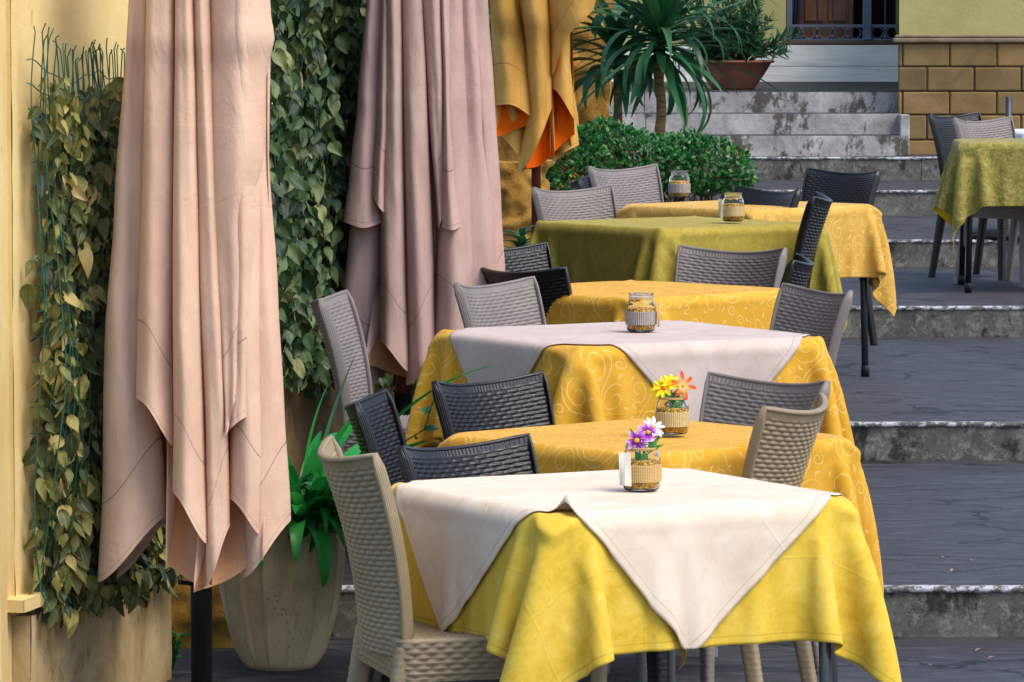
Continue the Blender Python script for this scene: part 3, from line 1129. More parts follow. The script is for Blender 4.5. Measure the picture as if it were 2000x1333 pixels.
# ---------------------------------------------------------------- tables
def make_table(a, mat, foot):
    root = empty('dining_table')
    mb = MB()
    ctr = []
    hr, cr = a / 2 - 0.014, 0.05
    for (qx, qy, a0) in ((1, 1, 0), (-1, 1, 90), (-1, -1, 180), (1, -1, 270)):
        for q in range(7):
            an = math.radians(a0 + 15 * q)
            ctr.append((qx * (hr - cr) + cr * math.cos(an), qy * (hr - cr) + cr * math.sin(an)))
    nn = len(ctr)
    rings = [(0.97, 0.732), (1.0, 0.738), (1.0, 0.746), (0.975, 0.7515)]
    vs = [(x * k, y * k, z_) for (k, z_) in rings for (x, y) in ctr]
    fs = [(r_ * nn + q, r_ * nn + (q + 1) % nn, (r_ + 1) * nn + (q + 1) % nn, (r_ + 1) * nn + q) for r_ in range(3) for q in range(nn)]
    fs += [tuple(reversed(range(nn))), tuple(3 * nn + q for q in range(nn))]
    mb.add(vs, fs)
    mb.build('tabletop', MAT['tabletop'], root, sharp=40)
    mb = MB()
    i = a / 2 - 0.065
    for (x0, x1, y0, y1) in ((-i, i, i - 0.012, i + 0.012), (-i, i, -i - 0.012, -i + 0.012), (-i - 0.012, -i + 0.012, -i + 0.013, i - 0.013), (i - 0.012, i + 0.012, -i + 0.013, i - 0.013)):
        mb.box(x0, x1, y0, y1, 0.690, 0.731)
    mb.build('frame', MAT[mat], root)
    for sx in (-1, 1):
        for sy in (-1, 1):
            mb = MB()
            mb.tube([(sx * i, sy * i, 0.72), (sx * (i + 0.012), sy * (i + 0.012), 0.03)], 0.0155, 14)
            l = mb.build('leg', MAT[mat], root)
            mb = MB()
            c = (sx * (i + 0.012), sy * (i + 0.012), 0)
            mb.lathe([(0.0, 0.0), (0.019, 0.0), (0.0195, 0.045), (0.0165, 0.050), (0.0, 0.050)], 14, c=c)
            mb.build('foot_cap', MAT[foot], l)
    return root
# ---------------------------------------------------------------- tables, cloths
#        centre px,  side, angle, floor, leg metal, cloth, size, seed
def tpos(x, y, floor):
    d = dat(y, floor + 0.768)
    return Vector((xat(x, d, y), d, floor))

TAB = [
    ("front", (1203, 958), 0.84, 28.7, F0, 'metal'),
    ("second", (1265, 849), 0.815, 41.5, F0, 'metal'),
    ("third", (1224, 652), 0.90, 29.5, L1, 'metal'),
    ("fourth", (1240, 564), 0.86, 45.0, L1, 'metal'),
    ("fifth", (1328, 434), 0.86, 36.0, L2, 'metal'),
    ("sixth", (1463, 399), 0.84, 45.0, L2, 'darkmetal'),
]
TL = {
    "front": ("square table under the lemon cloth nearest the viewer", "lemon yellow damask tablecloth with a pointed corner hanging at the front of the nearest table"),
    "second": ("square table under the golden cloth with yellow flowers, behind the nearest table", "golden scroll tablecloth under the jar of yellow flowers"),
    "third": ("square table under the cream overlay on the second step", "bright golden scroll tablecloth showing at the corners of the upper cream overlay"),
    "fourth": ("square table with a bare golden cloth behind the upper cream overlay", "golden scroll tablecloth with nothing on it, between the olive table and the upper overlay"),
    "fifth": ("square table under the plain olive cloth", "plain olive tablecloth carrying a jar with a white tag"),
    "sixth": ("square table under pale golden cloth, farthest of the central row", "pale golden scroll tablecloth on the farthest table of the row, by the bush"),
}
TCL = {}
for key, (px, py), a, th, fl, lm in TAB:
    t = make_table(a, lm, 'black')
    loc = tpos(px, py, fl)
    t.location = loc
    t.rotation_euler = (0, 0, math.radians(th))
    tag(t, TL[key][0], 'table', 'cloth covered dining tables')
    TCL[key] = (loc, math.radians(th), a)

GC = 'tablecloths on the tables'
def wind(cu, cv, f):
    def fn(U, V):
        w_ = np.exp(-(((U - cu) ** 2 + (V - cv) ** 2) / 0.05))
        out = np.zeros(U.shape + (3,))
        out[..., 0] = w_ * f[0]; out[..., 1] = w_ * f[1]
        return out
    return fn
CX = {}
def lay(key, simkey, size, sima, seed, mat, quarter, uvoff, push=None):
    loc, th, a = TCL[key]
    o, X = cloth_obj(simkey, size, sima, seed, mat, loc, th, TL[key][1], GC, quarter, uvoff, push)
    if abs(sima - a) > 1e-6:
        s = a / sima
        o.scale = (s, s, 1)
    CX[key] = (X, size, o)
lay("front", 'A', 1.43, 0.84, 4, 'cloth_lemon', 0, (0, 0), lambda U, V: wind(-0.6, 0.6, (0.07, -0.01))(U, V) + wind(0.66, -0.66, (0.026, -0.016))(U, V) + wind(-0.68, -0.68, (-0.035, 0.02))(U, V))
lay("second", 'B', 1.40, 0.815, 9, 'cloth_gold', 0, (0.3, 0.1))
lay("third", 'D', 1.52, 0.90, 21, 'cloth_gold', 0, (0.7, 0.45))
lay("fourth", 'B', 1.40, 0.815, 9, 'cloth_gold', 1, (0.13, 0.62))
lay("fifth", 'D', 1.52, 0.90, 21, 'cloth_olive', 2, (0.2, 0.2))
lay("sixth", 'B', 1.40, 0.815, 9, 'cloth_pale_gold', 2, (0.42, 0.31))

loc, th, a = TCL["front"]
overlay_obj(CX["front"][0], 1.43, 1.04, 'cloth_cream', loc, th, "cream overlay on the nearest table, lifted in a small peak at its front edge", "cream overlay cloths",
            lift=[(-0.345, -0.375, 0.020, 0.040)], seed=5, twist=-0.08)
loc, th, a = TCL["third"]
overlay_obj(CX["third"][0], 1.52, 1.09, 'cloth_cream_shaded', loc, th, "cream overlay on the table with the black and white twine jar, on the second step", "cream overlay cloths", seed=8, shift=(0.02, 0.01))

# table at the right edge, upper terrace
d7 = 24.1
z7 = L3
cx, cy = xat(1874, d7, 285), d7
th7 = math.radians(-3)
a7 = 0.86
loc7 = Vector((cx + (a7 / 2) * math.cos(th7) - (a7 / 2) * math.sin(th7), cy + (a7 / 2) * math.sin(th7) + (a7 / 2) * math.cos(th7), z7))
t = make_table(a7, 'black', 'black')
t.location = loc7; t.rotation_euler = (0, 0, th7); t.scale = (1, 1, 1.03)
tag(t, "square black legged table under the green cloth at the right edge, on the upper terrace", 'table', 'cloth covered dining tables')
o, X = cloth_obj('B', 1.40, 0.815, 9, 'cloth_green', loc7, th7, "green damask crinkled tablecloth with yellow underside at the right edge", GC, 3, (0.1, 0.2))
o.scale = (a7 / 0.815, a7 / 0.815, 1.03)
# the table behind it, mostly out of the frame
d8 = 27.6
loc8 = Vector((xat(1980, d8, 260) + 0.42, d8 + 0.1, L4))
t = make_table(0.84, 'black', 'black')
t.location = loc8; t.rotation_euler = (0, 0, math.radians(4))
t.scale = (1, 1, (zat(254, d8) - L4) / 0.775)
tag(t, "table with a white cloth just showing behind the green table", 'table', 'cloth covered dining tables')
o, X = cloth_obj('A', 1.43, 0.84, 4, 'cloth_white', loc8, math.radians(4), "white tablecloth just showing behind the green cloth", GC, 1)
o.scale = (1, 1, (zat(254, d8) - L4) / 0.775)

# ---------------------------------------------------------------- chairs
for mat, px, yt, d, f, fl, lab in (
    ('wicker_warm_lit', 664, 874, 10.7, (.965, .26), F0, "taupe wicker chair toned beige for warm light, seen from behind, tucked under the lemon cloth"),
    ('wicker_black', 893, 862, 11.55, (.73, -.68), F0, "black wicker chair whose top shows just behind the nearest cream overlay"),
    ('wicker_black', 706, 778, 12.8, (.99, -.14), F0, "narrow edge-on black wicker chair beside the leafy pot plant"),
    ('wicker_black', 942, 738, 13.3, (.74, -.67), F0, "black wicker chair below the upper cream overlay, behind the table with yellow flowers"),
    ('wicker_taupe', 634, 578, 14.9, (.99, -.14), L1, "taupe wicker chair in profile beside the ivy wall, its seat showing"),
    ('wicker_taupe', 954, 549, 15.6, (.83, -.56), L1, "taupe wicker chair beside the second pink parasol, behind the upper overlay"),
    ('wicker_black', 1002, 521, 16.3, (.7, .7), L1, "black wicker chair seen from behind, in back of the taupe chair by the parasol"),
    ('wicker_black', 975, 480, 17.75, (.7, -.7), L1, "black wicker chair whose corner shows above another black chair beside the parasol"),
    ('wicker_taupe', 1436, 484, 17.7, (-.52, -.85), L1, "taupe wicker chair in front of the olive cloth"),
    ('wicker_black', 1606, 382, 18.42, (-.99, .10), L2, "edge-on black wicker chair standing against the olive cloth's right corner"),
    ('wicker_black', 1568, 505, 17.0, (-.99, .10), L1, "black wicker chair mostly hidden behind the taupe chair right of the upper overlay"),
    ('wicker_taupe', 1610, 563, 15.3, (-.91, -.42), L1, "taupe wicker chair at the right corner of the upper overlay"),
    ('wicker_taupe', 1512, 738, 13.4, (-.71, -.70), F0, "taupe wicker chair below the upper overlay's right flap"),
    ('wicker_warm_lit', 1570, 786, 12.1, (-.92, .38), F0, "taupe wicker chair toned brown beige for its shaded back, seen from behind at the right of the nearest overlay"),
    ('wicker_taupe', 1110, 366, 20.4, (.66, -.75), L2, "taupe wicker chair at the left end of the olive table"),
    ('wicker_taupe', 1209, 325, 22.4, (.7, -.72), L2, "taupe wicker chair directly in front of the green bush"),
    ('wicker_black', 1128, 349, 22.3, (.99, -.1), L2, "black wicker chair of which only a top corner shows under the mustard parasol"),
    ('wicker_black', 1508, 368, 20.3, (-.83, -.56), L2, "black wicker chair right behind the jar with the white tag"),
    ('wicker_black', 1653, 332, 22.6, (-.7, -.7), L2, "black wicker chair standing behind the pale golden cloth, by the grey steps"),
    ('wicker_black', 1856, 222, 25.8, (.75, -.66), L3, "tall black wicker chair beside the green cloth on the upper terrace"),
    ('wicker_taupe', 1912, 231, 25.1, (.68, -.73), L3, "dark taupe wicker chair behind the green cloth on the upper terrace"),
):
    chair(mat, px, yt, d, f, fl, lab, GT)

# ---------------------------------------------------------------- jars
def jar(px, py, floor, wpx, twine, label, tagmat=None, tagside=-1, second=False, tilt=0.0):
    d = dat(py, floor + 0.774)
    k = wpx * d / FPX / 0.078
    root = empty('glass_jar', (xat(px, d, py), d, floor + 0.7745))
    root.scale = (k, k, k)
    R = 0.039
    outer = [(0.0, 0.0), (0.030, 0.0), (0.0355, 0.003), (R, 0.012), (R, 0.064), (0.0375, 0.074), (0.0325, 0.083), (0.0305, 0.086), (0.0305, 0.089), (0.0322, 0.090), (0.0322, 0.0925), (0.0308, 0.0935), (0.0308, 0.096), (0.0322, 0.097), (0.0322, 0.0995), (0.0305, 0.101)]
    inner = [(0.0290, 0.101), (0.0290, 0.086), (0.0315, 0.080), (0.0358, 0.072), (0.0372, 0.064), (0.0372, 0.013), (0.034, 0.006), (0.029, 0.004), (0.0, 0.004)]
    mb = MB(); mb.lathe(outer + inner, 40)
    mb.build('jar_body', MAT['glass'], root)
    mb = MB()
    top = 0.062
    prof = [(0.0, 0.0045), (0.0285, 0.0045), (0.0335, 0.0065), (0.0367, 0.0135), (0.0367, top - 0.002), (0.034, top), (0.02, top + 0.002), (0.0, top + 0.003)]
    mb.lathe(prof, 40, fn=lambda a_, z_, r_: 0)
    mb.build('grain_filling', MAT['grain'], root)
    mb = MB()
    nr = 12
    for q in range(nr):
        mb.torus(R + 0.0008, 0.0018, 0.020 + q * 0.0029, 48, 6)
    mb.build('twine_band', MAT[twine], root)
    if second:
        mb = MB(); mb.torus(0.0325, 0.0016, 0.0872, 40, 6); mb.torus(0.0325, 0.0014, 0.0845, 40, 6)
        mb.build('neck_twine', MAT['twine_jute'], root)
    if tagmat:
        mb = MB()
        M_ = Matrix.Rotation(tilt, 4, 'Z') @ Matrix.Translation((tagside * 0.004, -0.0455, 0.0)) @ Matrix.Rotation(0.05, 4, 'X')
        mb.rbox(-0.0155, 0.0155, -0.0006, 0.0006, 0.012, 0.080, 0.0004, M=M_)
        mb.build('paper_tag', MAT[tagmat], root)
    tag(root, label, 'jar', 'grain filled jars on the tables')
    return root
J1 = jar(1253, 958, F0, 75, 'twine_jute', "glass jar with jute twine, a large white tag and purple flowers", 'paper', -1, True, -0.72)
J2 = jar(1313, 848, F0, 64, 'twine_gold', "glass jar with gold twine holding yellow and orange flowers", None, 1, True)
J3 = jar(1252, 648, L1, 58, 'twine_bw', "glass jar with black and white twine on the upper cream overlay", 'kraft', 1, False, 1.35)
J4 = jar(1432, 433, L2, 43, 'twine_gold', "glass jar with gold twine and a white tag on the olive cloth", 'paper', -1, False, -1.2)
J5 = jar(1327, 387, L2, 41, 'twine_bw', "glass jar with black and white twine on the farthest golden cloth, before the bush", None)

def petal_ring(mb, c, nrm, n, L, W, cup, mi=0, rot=0.0, tipw=0.5, jit=0.12):
    nrm = Vector(nrm).normalized()
    t0 = nrm.orthogonal().normalized()
    b0 = nrm.cross(t0)
    for k in range(n):
        a = 2 * PI * k / n + rot + rnd.uniform(-jit, jit)
        dr = t0 * math.cos(a) + b0 * math.sin(a)
        sd_ = nrm.cross(dr)
        l = L * rnd.uniform(0.88, 1.1)
        def fn(i, j):
            v = j / 6.0
            u = (i - 2) / 2.0
            wv = W * (math.sin(PI * (0.1 + 0.86 * v)) ** 0.7) * (0.7 + 0.5 * v * (1 - tipw))
            p = Vector(c) + dr * (0.003 + l * v) + nrm * (cup * l * v * (1 - 0.5 * v) + 0.10 * wv * (abs(u) ** 2) * 2) + sd_ * (u * wv * 0.5)
            return (p, (u * 0.5 + 0.5, v))
        mb.grid(fn, 5, 7, mi)

def leaf_strip(mb, base, tip, width, nrm, bend=0.0, fold=0.25, n=7, shape=0.8, rv=None, mi=0, vrep=0.5):
    """leaf from base to tip; nrm = upper side; bend lifts the middle along nrm"""
    base, tip, nrm = Vector(base), Vector(tip), Vector(nrm)
    ax = tip - base
    sd_ = ax.cross(nrm)
    sd_ = sd_.normalized() if sd_.length > 1e-6 else ax.orthogonal().normalized()
    nr = sd_.cross(ax).normalized()
    rv = rnd.random() if rv is None else rv
    def fn(i, j):
        v = j / (n - 1)
        u = i - 1
        wv = width * 0.5 * (math.sin(PI * min(1, (0.06 + 0.94 * v) ** shape)) + 0.02)
        p = base + ax * v + nr * (bend * 4 * v * (1 - v) + fold * abs(u) * wv) + sd_ * (u * wv)
        return (p, (rv, 0.5 * (u + 1)))
    mb.grid(fn, 3, n, mi)

def bouquet(j, specs, leaves, label, green='flowergreen'):
    s = j.scale[0]
    root = empty('flower_posy', j.location + Vector((0, 0, 0.0)))
    tag(root, label, 'flowers', 'artificial flowers in the jars')
    for (c, nrm, n, L, W, cup, mat, disc) in specs:
        mb = MB()
        petal_ring(mb, Vector(c), nrm, n, L, W, cup)
        fo = mb.build('blossom', MAT[mat], root)
        if disc:
            mb = MB()
            nn = Vector(nrm).normalized()
            M_ = Matrix.Translation(Vector(c) + nn * 0.002) @ nn.to_track_quat('Z', 'Y').to_matrix().to_4x4()
            vs = MB(); vs.lathe([(0.0, 0.005), (disc * 0.6, 0.0042), (disc, 0.0015), (disc * 0.9, -0.001), (0, -0.002)], 14)
            mb.add([M_ @ Vector(p) for p in vs.v], vs.f, vs.uv)
            mb.build('flower_centre', MAT['disc'], fo)
        mb = MB()
        mb.tube([Vector((0, 0, 0.060)), Vector(c) * 0.5 + Vector((0, 0, 0.045)), Vector(c) - Vector(nrm).normalized() * 0.002], 0.0013, 6)
        mb.build('stem', MAT['vinestem'], root)
    mb = MB()
    for (b, t_, w_, nr) in leaves:
        leaf_strip(mb, b, t_, w_, nr, 0.003, 0.2, 7, 0.9)
    mb.build('leaves', MAT[green], root)
    return root
fw = 0.001
bouquet(J1, [((-0.012, -0.026, 0.119), (-0.15, -1, 0.35), 8, 0.026, 0.013, 0.12, 'petal_purple', 0.0065),
             ((0.014, -0.012, 0.137), (0.3, -1, 0.55), 9, 0.025, 0.012, 0.15, 'petal_purple', 0.0055),
             ((0.028, 0.006, 0.147), (0.35, -0.8, 0.8), 10, 0.027, 0.011, 0.22, 'petal_white', 0.006)],
        [((0, -.01, .085), (-.045, -.02, .108), .012, (0, -.6, 1)), ((.01, -.01, .085), (.054, -.02, .110), .014, (0, -.6, 1)),
         ((.0, -.01, .095), (-.028, 0, .148), .010, (0, -1, .2)), ((.005, -.02, .08), (.040, -.02, .124), .012, (0, -1, .2)),
         ((0, -.015, .065), (.012, -.025, .094), .020, (0, -1, .2)), ((0, -.015, .066), (-.016, -.026, .094), .020, (0, -1, .2)),
         ((.01, -.01, .09), (.048, 0, .132), .010, (0, -1, .3)), ((.01, 0, .09), (.035, -.015, .098), .012, (0, -1, .5))],
        "purple and white daisies in the nearest jar")
bouquet(J2, [((-0.022, -0.018, 0.126), (-0.2, -1, 0.6), 9, 0.030, 0.014, 0.22, 'petal_yellow', 0.007),
             ((-0.004, -0.006, 0.136), (0.3, -0.7, 0.9), 8, 0.028, 0.013, 0.3, 'petal_yellow', 0.006),
             ((-0.034, 0.0, 0.118), (-0.7, -0.8, 0.5), 8, 0.026, 0.012, 0.2, 'petal_yellow', None),
             ((0.028, -0.012, 0.130), (0.35, -1, 0.25), 6, 0.034, 0.014, 0.25, 'petal_orange', 0.004)],
        [((.0, -.01, .08), (.016, -.02, .126), .022, (.2, -1, .2)), ((.005, -.015, .062), (.020, -.03, .098), .026, (.3, -1, .2)),
         ((0, -.01, .085), (-.024, -.02, .112), .014, (0, -1, .3)), ((.0, -.01, .085), (.006, -.02, .115), .014, (0, -1, .3)),
         ((.01, -.005, .07), (.030, -.012, .092), .016, (0, -1, .2))],
        "yellow and orange flowers in the gold twine jar")
# ---------------------------------------------------------------- ground, landings, steps
gm = MB()
gm.grid(lambda i, j: (Vector((-60 + 120 * i / 12, -40 + 140 * j / 12, -0.06)), (0, 0)), 13, 13)
tag(gm.build('ground', MAT['slate']), kind='structure')
XR, XL = 7.5, -4.0
fr = STEPS
mb = MB()
mb.box(XL, XR, 2.0, fr[0][0] + 0.05, -0.4, 0.0)
tag(mb.build('pavement', MAT['slate'], smooth=False), kind='structure')

def landing(i, x0, x1, ymax=None, riser='riser', name='step', nose=True, nx=60):
    d, z_ = fr[i]
    zb = fr[i - 1][1] if i else 0.0
    dn = (fr[i + 1][0] if i + 1 < len(fr) else d + 1.2) + 0.06
    if ymax: dn = ymax
    mb = MB()
    # tread
    mb.box(x0, x1, d + 0.012, dn, zb - 0.25, z_, 0)
    o = mb.build(name, MAT['slate'] if riser == 'riser' else MAT['slate'], smooth=False)
    tag(o, kind='structure')
    # riser face with an uneven worn surface
    mb = MB()
    H = z_ - zb - (0.016 if nose else 0.002)
    nzv = 7
    def fn(a, b):
        x = x0 + (x1 - x0) * a / (nx * 2)
        zz = zb - 0.02 + (H + 0.02) * b / (nzv - 1)
        w_ = 0.006 * mnoise.noise(Vector((x * 3.1, i * 7.7, zz * 9))) + 0.003 * mnoise.noise(Vector((x * 14, i * 3.3, zz * 22)))
        return (Vector((x, d + 0.004 + w_, zz)), (x, zz))
    mb.grid(fn, nx * 2 + 1, nzv)
    mb.box(x1 - 0.0005, x1, d + 0.004, dn, zb - 0.02, zb + H)
    mb.build('riser', MAT[riser], o)
    if nose:
        mb = MB()
        def fn2(a, b):
            x = x0 + (x1 - x0) * a / (nx * 3)
            w_ = 0.004 * mnoise.noise(Vector((x * 9, i * 5.1, 0))) + 0.003 * mnoise.noise(Vector((x * 31, i * 2.1, 0)))
            prof = ((0.0, -0.017), (-0.004, -0.014), (-0.005, -0.005), (0.0, 0.0), (0.004, 0.0022), (0.030 + w_ * 1.5, 0.0022), (0.034 + w_ * 1.5, -0.002))
            py, pz = prof[b]
            return (Vector((x, d + py + w_, z_ + pz + 0.0018 + w_ * 0.3)), (x, pz))
        mb.grid(fn2, nx * 3 + 1, 7)
        mb.build('nosing', MAT['nosing'], o)
    return o
for i in range(5): landing(i, XL, XR)
xw = xat(1752, fr[7][0], 250)
landing(5, XL, XR, ymax=fr[5][0] + 0.9)
landing(6, -1.0, xw + 0.002, riser='marble', nose=False)
landing(7, -1.0, xw + 0.012, riser='marble', nose=False)
landing(8, -1.0, xw + 1.6, riser='marble', nose=False)
xd0 = xat(1330, fr[9][0], 150)
mb = MB()
for (q0, q1, zz0, zz1, dd) in ((0.003, 0.070, fr[5][1], fr[7][1] - 0.004, 0.24),):
    mb.rbox(xw + q0, xw + q1, fr[6][0] + 0.10, fr[6][0] + 0.10 + dd, zz0, zz1, 0.006)
tag(mb.build('step_end', MAT['marble'], smooth=False), kind='structure')
landing(9, xd0 - 0.9, xat(1760, fr[9][0], 150), riser='cleanmarble', nose=False)
landing(10, xd0 - 0.9, xat(1760, fr[10][0], 110), riser='cleanmarble', nose=False, ymax=fr[10][0] + 1.3)

# ---------------------------------------------------------------- far house with barred door
dw = fr[10][0] + 0.22
zt = fr[10][1]
house = empty('house', (0, dw, 0))
tag(house, "pale yellow house front with a barred doorway at the top of the steps", 'house')
hl = lambda x, y: xat(x, dw, y)
xl, xr_ = hl(1535, 40), hl(1757, 40)
mb = MB()
mb.box(-4.0, xl, 0.0, 0.4, -0.2, 5.2)
mb.box(xl, xr_, 0.0, 0.4, zt + 2.5, 5.2)
mb.box(xr_, xr_ + 0.30, 0.0, 0.4, zt - 0.5, 5.2)
mb.build('wall', MAT['plaster_far'], house, smooth=False)
# right-hand projecting wall, rusticated base
db = fr[7][0] + 0.13
x0b = xat(1753, db, 200)
mb = MB()
zc = zat(76, db)
zbm = fr[5][1]
wq = [(x0b + 0.012, db + 0.035 - dw), (9.0, db + 0.035 - dw), (9.0, 0.4), (x0b * dw / db + 0.06, 0.4)]
mb.add([(x, y, zz) for zz in (zbm - 0.3, 3.0) for (x, y) in wq], [(0, 1, 5, 4), (1, 2, 6, 5), (2, 3, 7, 6), (3, 0, 4, 7), (4, 5, 6, 7), (3, 2, 1, 0)])
mb.build('plaster_wing', MAT['plaster_far'], house, smooth=False)
mb = MB()
mb.box(x0b + 0.006, 9.0, db + 0.012 - dw, db + 0.033 - dw, zbm - 0.3, zc - 0.03)
mb.build('mortar_bed', MAT['mortar'], house, smooth=False)
rows = [zat(y, db) for y in (84, 131, 179, 225, 274, 322)]
mb = MB()
for r_ in range(5):
    z1, z0 = rows[r_] - 0.004, rows[r_ + 1] + 0.004
    bw = 92 * db / FPX
    xs = x0b
    first = 0.10 * bw if r_ % 2 == 0 else 0.62 * bw
    wds = [first] + [bw] * 30
    for w_ in wds:
        if xs > 7: break
        jz = rnd.uniform(0, 0.004)
        k0 = len(mb.v)
        mb.rbox(xs + 0.004, xs + w_ - 0.004, db - jz - dw, db + 0.02 - dw, z0, z1, 0.009)
        bv = rnd.random()
        for q in range(k0, len(mb.v)): mb.at[q] = bv
        xs += w_
mb.build('stone_block_base', MAT['block'], house, smooth=False)
mb = MB()
mb.rbox(x0b - 0.035, 9.0, db - 0.035 - dw, db + 0.06 - dw, zc - 0.028, zc + 0.004, 0.008)
mb.rbox(x0b - 0.02, 9.0, db - 0.018 - dw, db + 0.05 - dw, zc + 0.006, zc + 0.026, 0.006)
mb.build('cornice', MAT['cornice'], house, smooth=False)
# doorway
dg = 0.06
zs = zat(80, dw)
mb = MB(); mb.rbox(xl - 0.03, xr_ + 0.003, -0.10, 0.3, zt + 0.003, zs, 0.006); mb.build('door_sill', MAT['sill'], house, smooth=False)
mb = MB(); mb.box(xl, xr_, 0.9, 0.95, zt, zt + 2.6)
mb.box(xl - 0.01, xl, 0.41, 0.9, zt, zt + 2.6); mb.box(xr_, xr_ + 0.01, 0.41, 0.9, zt, zt + 2.6)
mb.build('dark_room', MAT['void'], house, smooth=False)
mb = MB()
xa, xb = hl(1562, 40), hl(1672, 40)
mb.rbox(xa, xb, 0.30, 0.34, zs + 0.02, zt + 2.3, 0.006)
for (u0, u1) in ((0.12, 0.46), (0.54, 0.88)):
    mb.rbox(xa + (xb - xa) * u0, xa + (xb - xa) * u1, 0.285, 0.30, zs + 0.16, zt + 1.9, 0.008)
mb.build('door', MAT['doorwood'], house, smooth=False)
mb = MB()
def cur(i, j):
    u = i / 30; v = j / 10
    half = 0.05 + 0.22 * v ** 1.3
    x = xl + 0.05 + u * half * 1.25
    return (Vector((x, 0.20 + 0.02 * math.sin(u * 22), zs + 0.03 + v * 1.6 if j else zs + 0.03)), (u, v))
mb.grid(cur, 31, 11)
mb.build('curtain', MAT['curtain'], house)
gate = empty('iron_grille', (0, dw + dg, 0)); gate.parent = house; gate.location = (0, dg, 0)
mb = MB()
for px in (1566, 1597, 1627, 1657, 1730):
    x = hl(px, 40)
    mb.tube([(x, 0, zs + 0.012), (x, 0, zt + 2.45)], 0.0085, 8)
    for (zz, r0) in ((zs + 0.035, 0.016), (zs + 0.10, 0.015)):
        mb.lathe([(0.008, -0.012), (r0, -0.004), (r0, 0.004), (0.008, 0.012)], 10, c=(x, 0, zz))
mb.build('bars', MAT['gatepaint'], gate)
mb = MB()
zr = zat(51, dw)
mb.box(xl + 0.02, xr_ - 0.01, -0.012, 0.012, zr - 0.012, zr + 0.012)
mb.box(xl + 0.02, xr_ - 0.01, -0.014, 0.014, zs + 0.003, zs + 0.018)
mb.build('rails', MAT['gatepaint'], gate, smooth=False)
mb = MB()
for px in (1551, 1581, 1612, 1642, 1671, 1715, 1744):
    x = hl(px, 40); cz = (zr + zs) / 2 + 0.004; R = (zr - zs) / 2 - 0.014
    vs = MB(); vs.torus(R, 0.005, 0, 20, 6)
    mb = MB()
    mb.add([(x + p[0], p[2], cz + p[1]) for p in vs.v], vs.f)
    mb.build('scroll_ring', MAT['gatepaint'], gate)
mb = MB()
mb.rbox(hl(1686, 40), hl(1703, 40), -0.03, 0.03, zs + 0.004, zt + 2.5, 0.006)
mb.rbox(xl + 0.003, xl + 0.055, -0.03, 0.03, zs + 0.004, zt + 2.5, 0.006)
mb.build('gate_posts', MAT['gatepaint'], gate, smooth=False)

# ---------------------------------------------------------------- left garden wall with ivy net
A1 = Vector((xat(26, 11.9, 700), 11.9, 0)); B1 = Vector((xat(309, 13.1, 1200), 13.1, 0))
W1 = (B1 - A1); L1w = W1.length; W1.normalize()
N1 = Vector((W1.y, -W1.x, 0))              # faces the terrace
def wp(s, off, z_): return A1 + W1 * s + N1 * off + Vector((0, 0, z_))
zl = zat(1180, 11.9)
zl2 = zat(1120, 13.1)
wall1 = empty('garden_wall', (A1.x, A1.y, 0))
tag(wall1, "yellow plastered wall with a streaked stone base at the left edge", 'wall')
inv = Matrix.Translation(-A1)
def wallbox(s0, s1, o0, o1, z0, z1, nm, mat, ns=40, nz=40, amp=0.004):
    mb = MB()
    def fn(i, j):
        s = s0 + (s1 - s0) * i / ns; zz = z0 + (z1 - z0) * j / nz
        p = wp(s, o1 + amp * mnoise.noise(Vector((s * 4, zz * 4, 2.2))) + amp * 0.5 * mnoise.noise(Vector((s * 13, zz * 13, 5))), zz)
        return (inv @ p, (s, zz))
    mb.grid(fn, ns + 1, nz + 1)
    c = [inv @ wp(s, o, zz) for zz in (z0, z1) for o in (o0, o1 - 0.001) for s in (s0, s1)]
    mb.add(c, [(0, 1, 3, 2), (4, 6, 7, 5), (0, 4, 5, 1), (0, 2, 6, 4), (1, 5, 7, 3)])
    return mb.build(nm, mat, wall1, smooth=True, sharp=40)
wallbox(0.0, L1w, -0.45, 0.0, zl - 0.03, 3.4, 'plaster_face', MAT['plaster'])
wallbox(0.02, L1w + 0.012, -0.45, 0.035, 0.0, zl - 0.034, 'stone_base', MAT['travertine'])
wallbox(-0.08, 0.10, -0.45, 0.052, zl - 0.012, zl + 0.020, 'ledge', MAT['plaster'], 4, 2, 0.002)
mb = MB()
mb.rbox(-0.60, -0.012, -0.25, 0.03, 0, 3.5, 0.012)
pl = mb.build('corner_pilaster', MAT['plaster'], wall1, smooth=False)

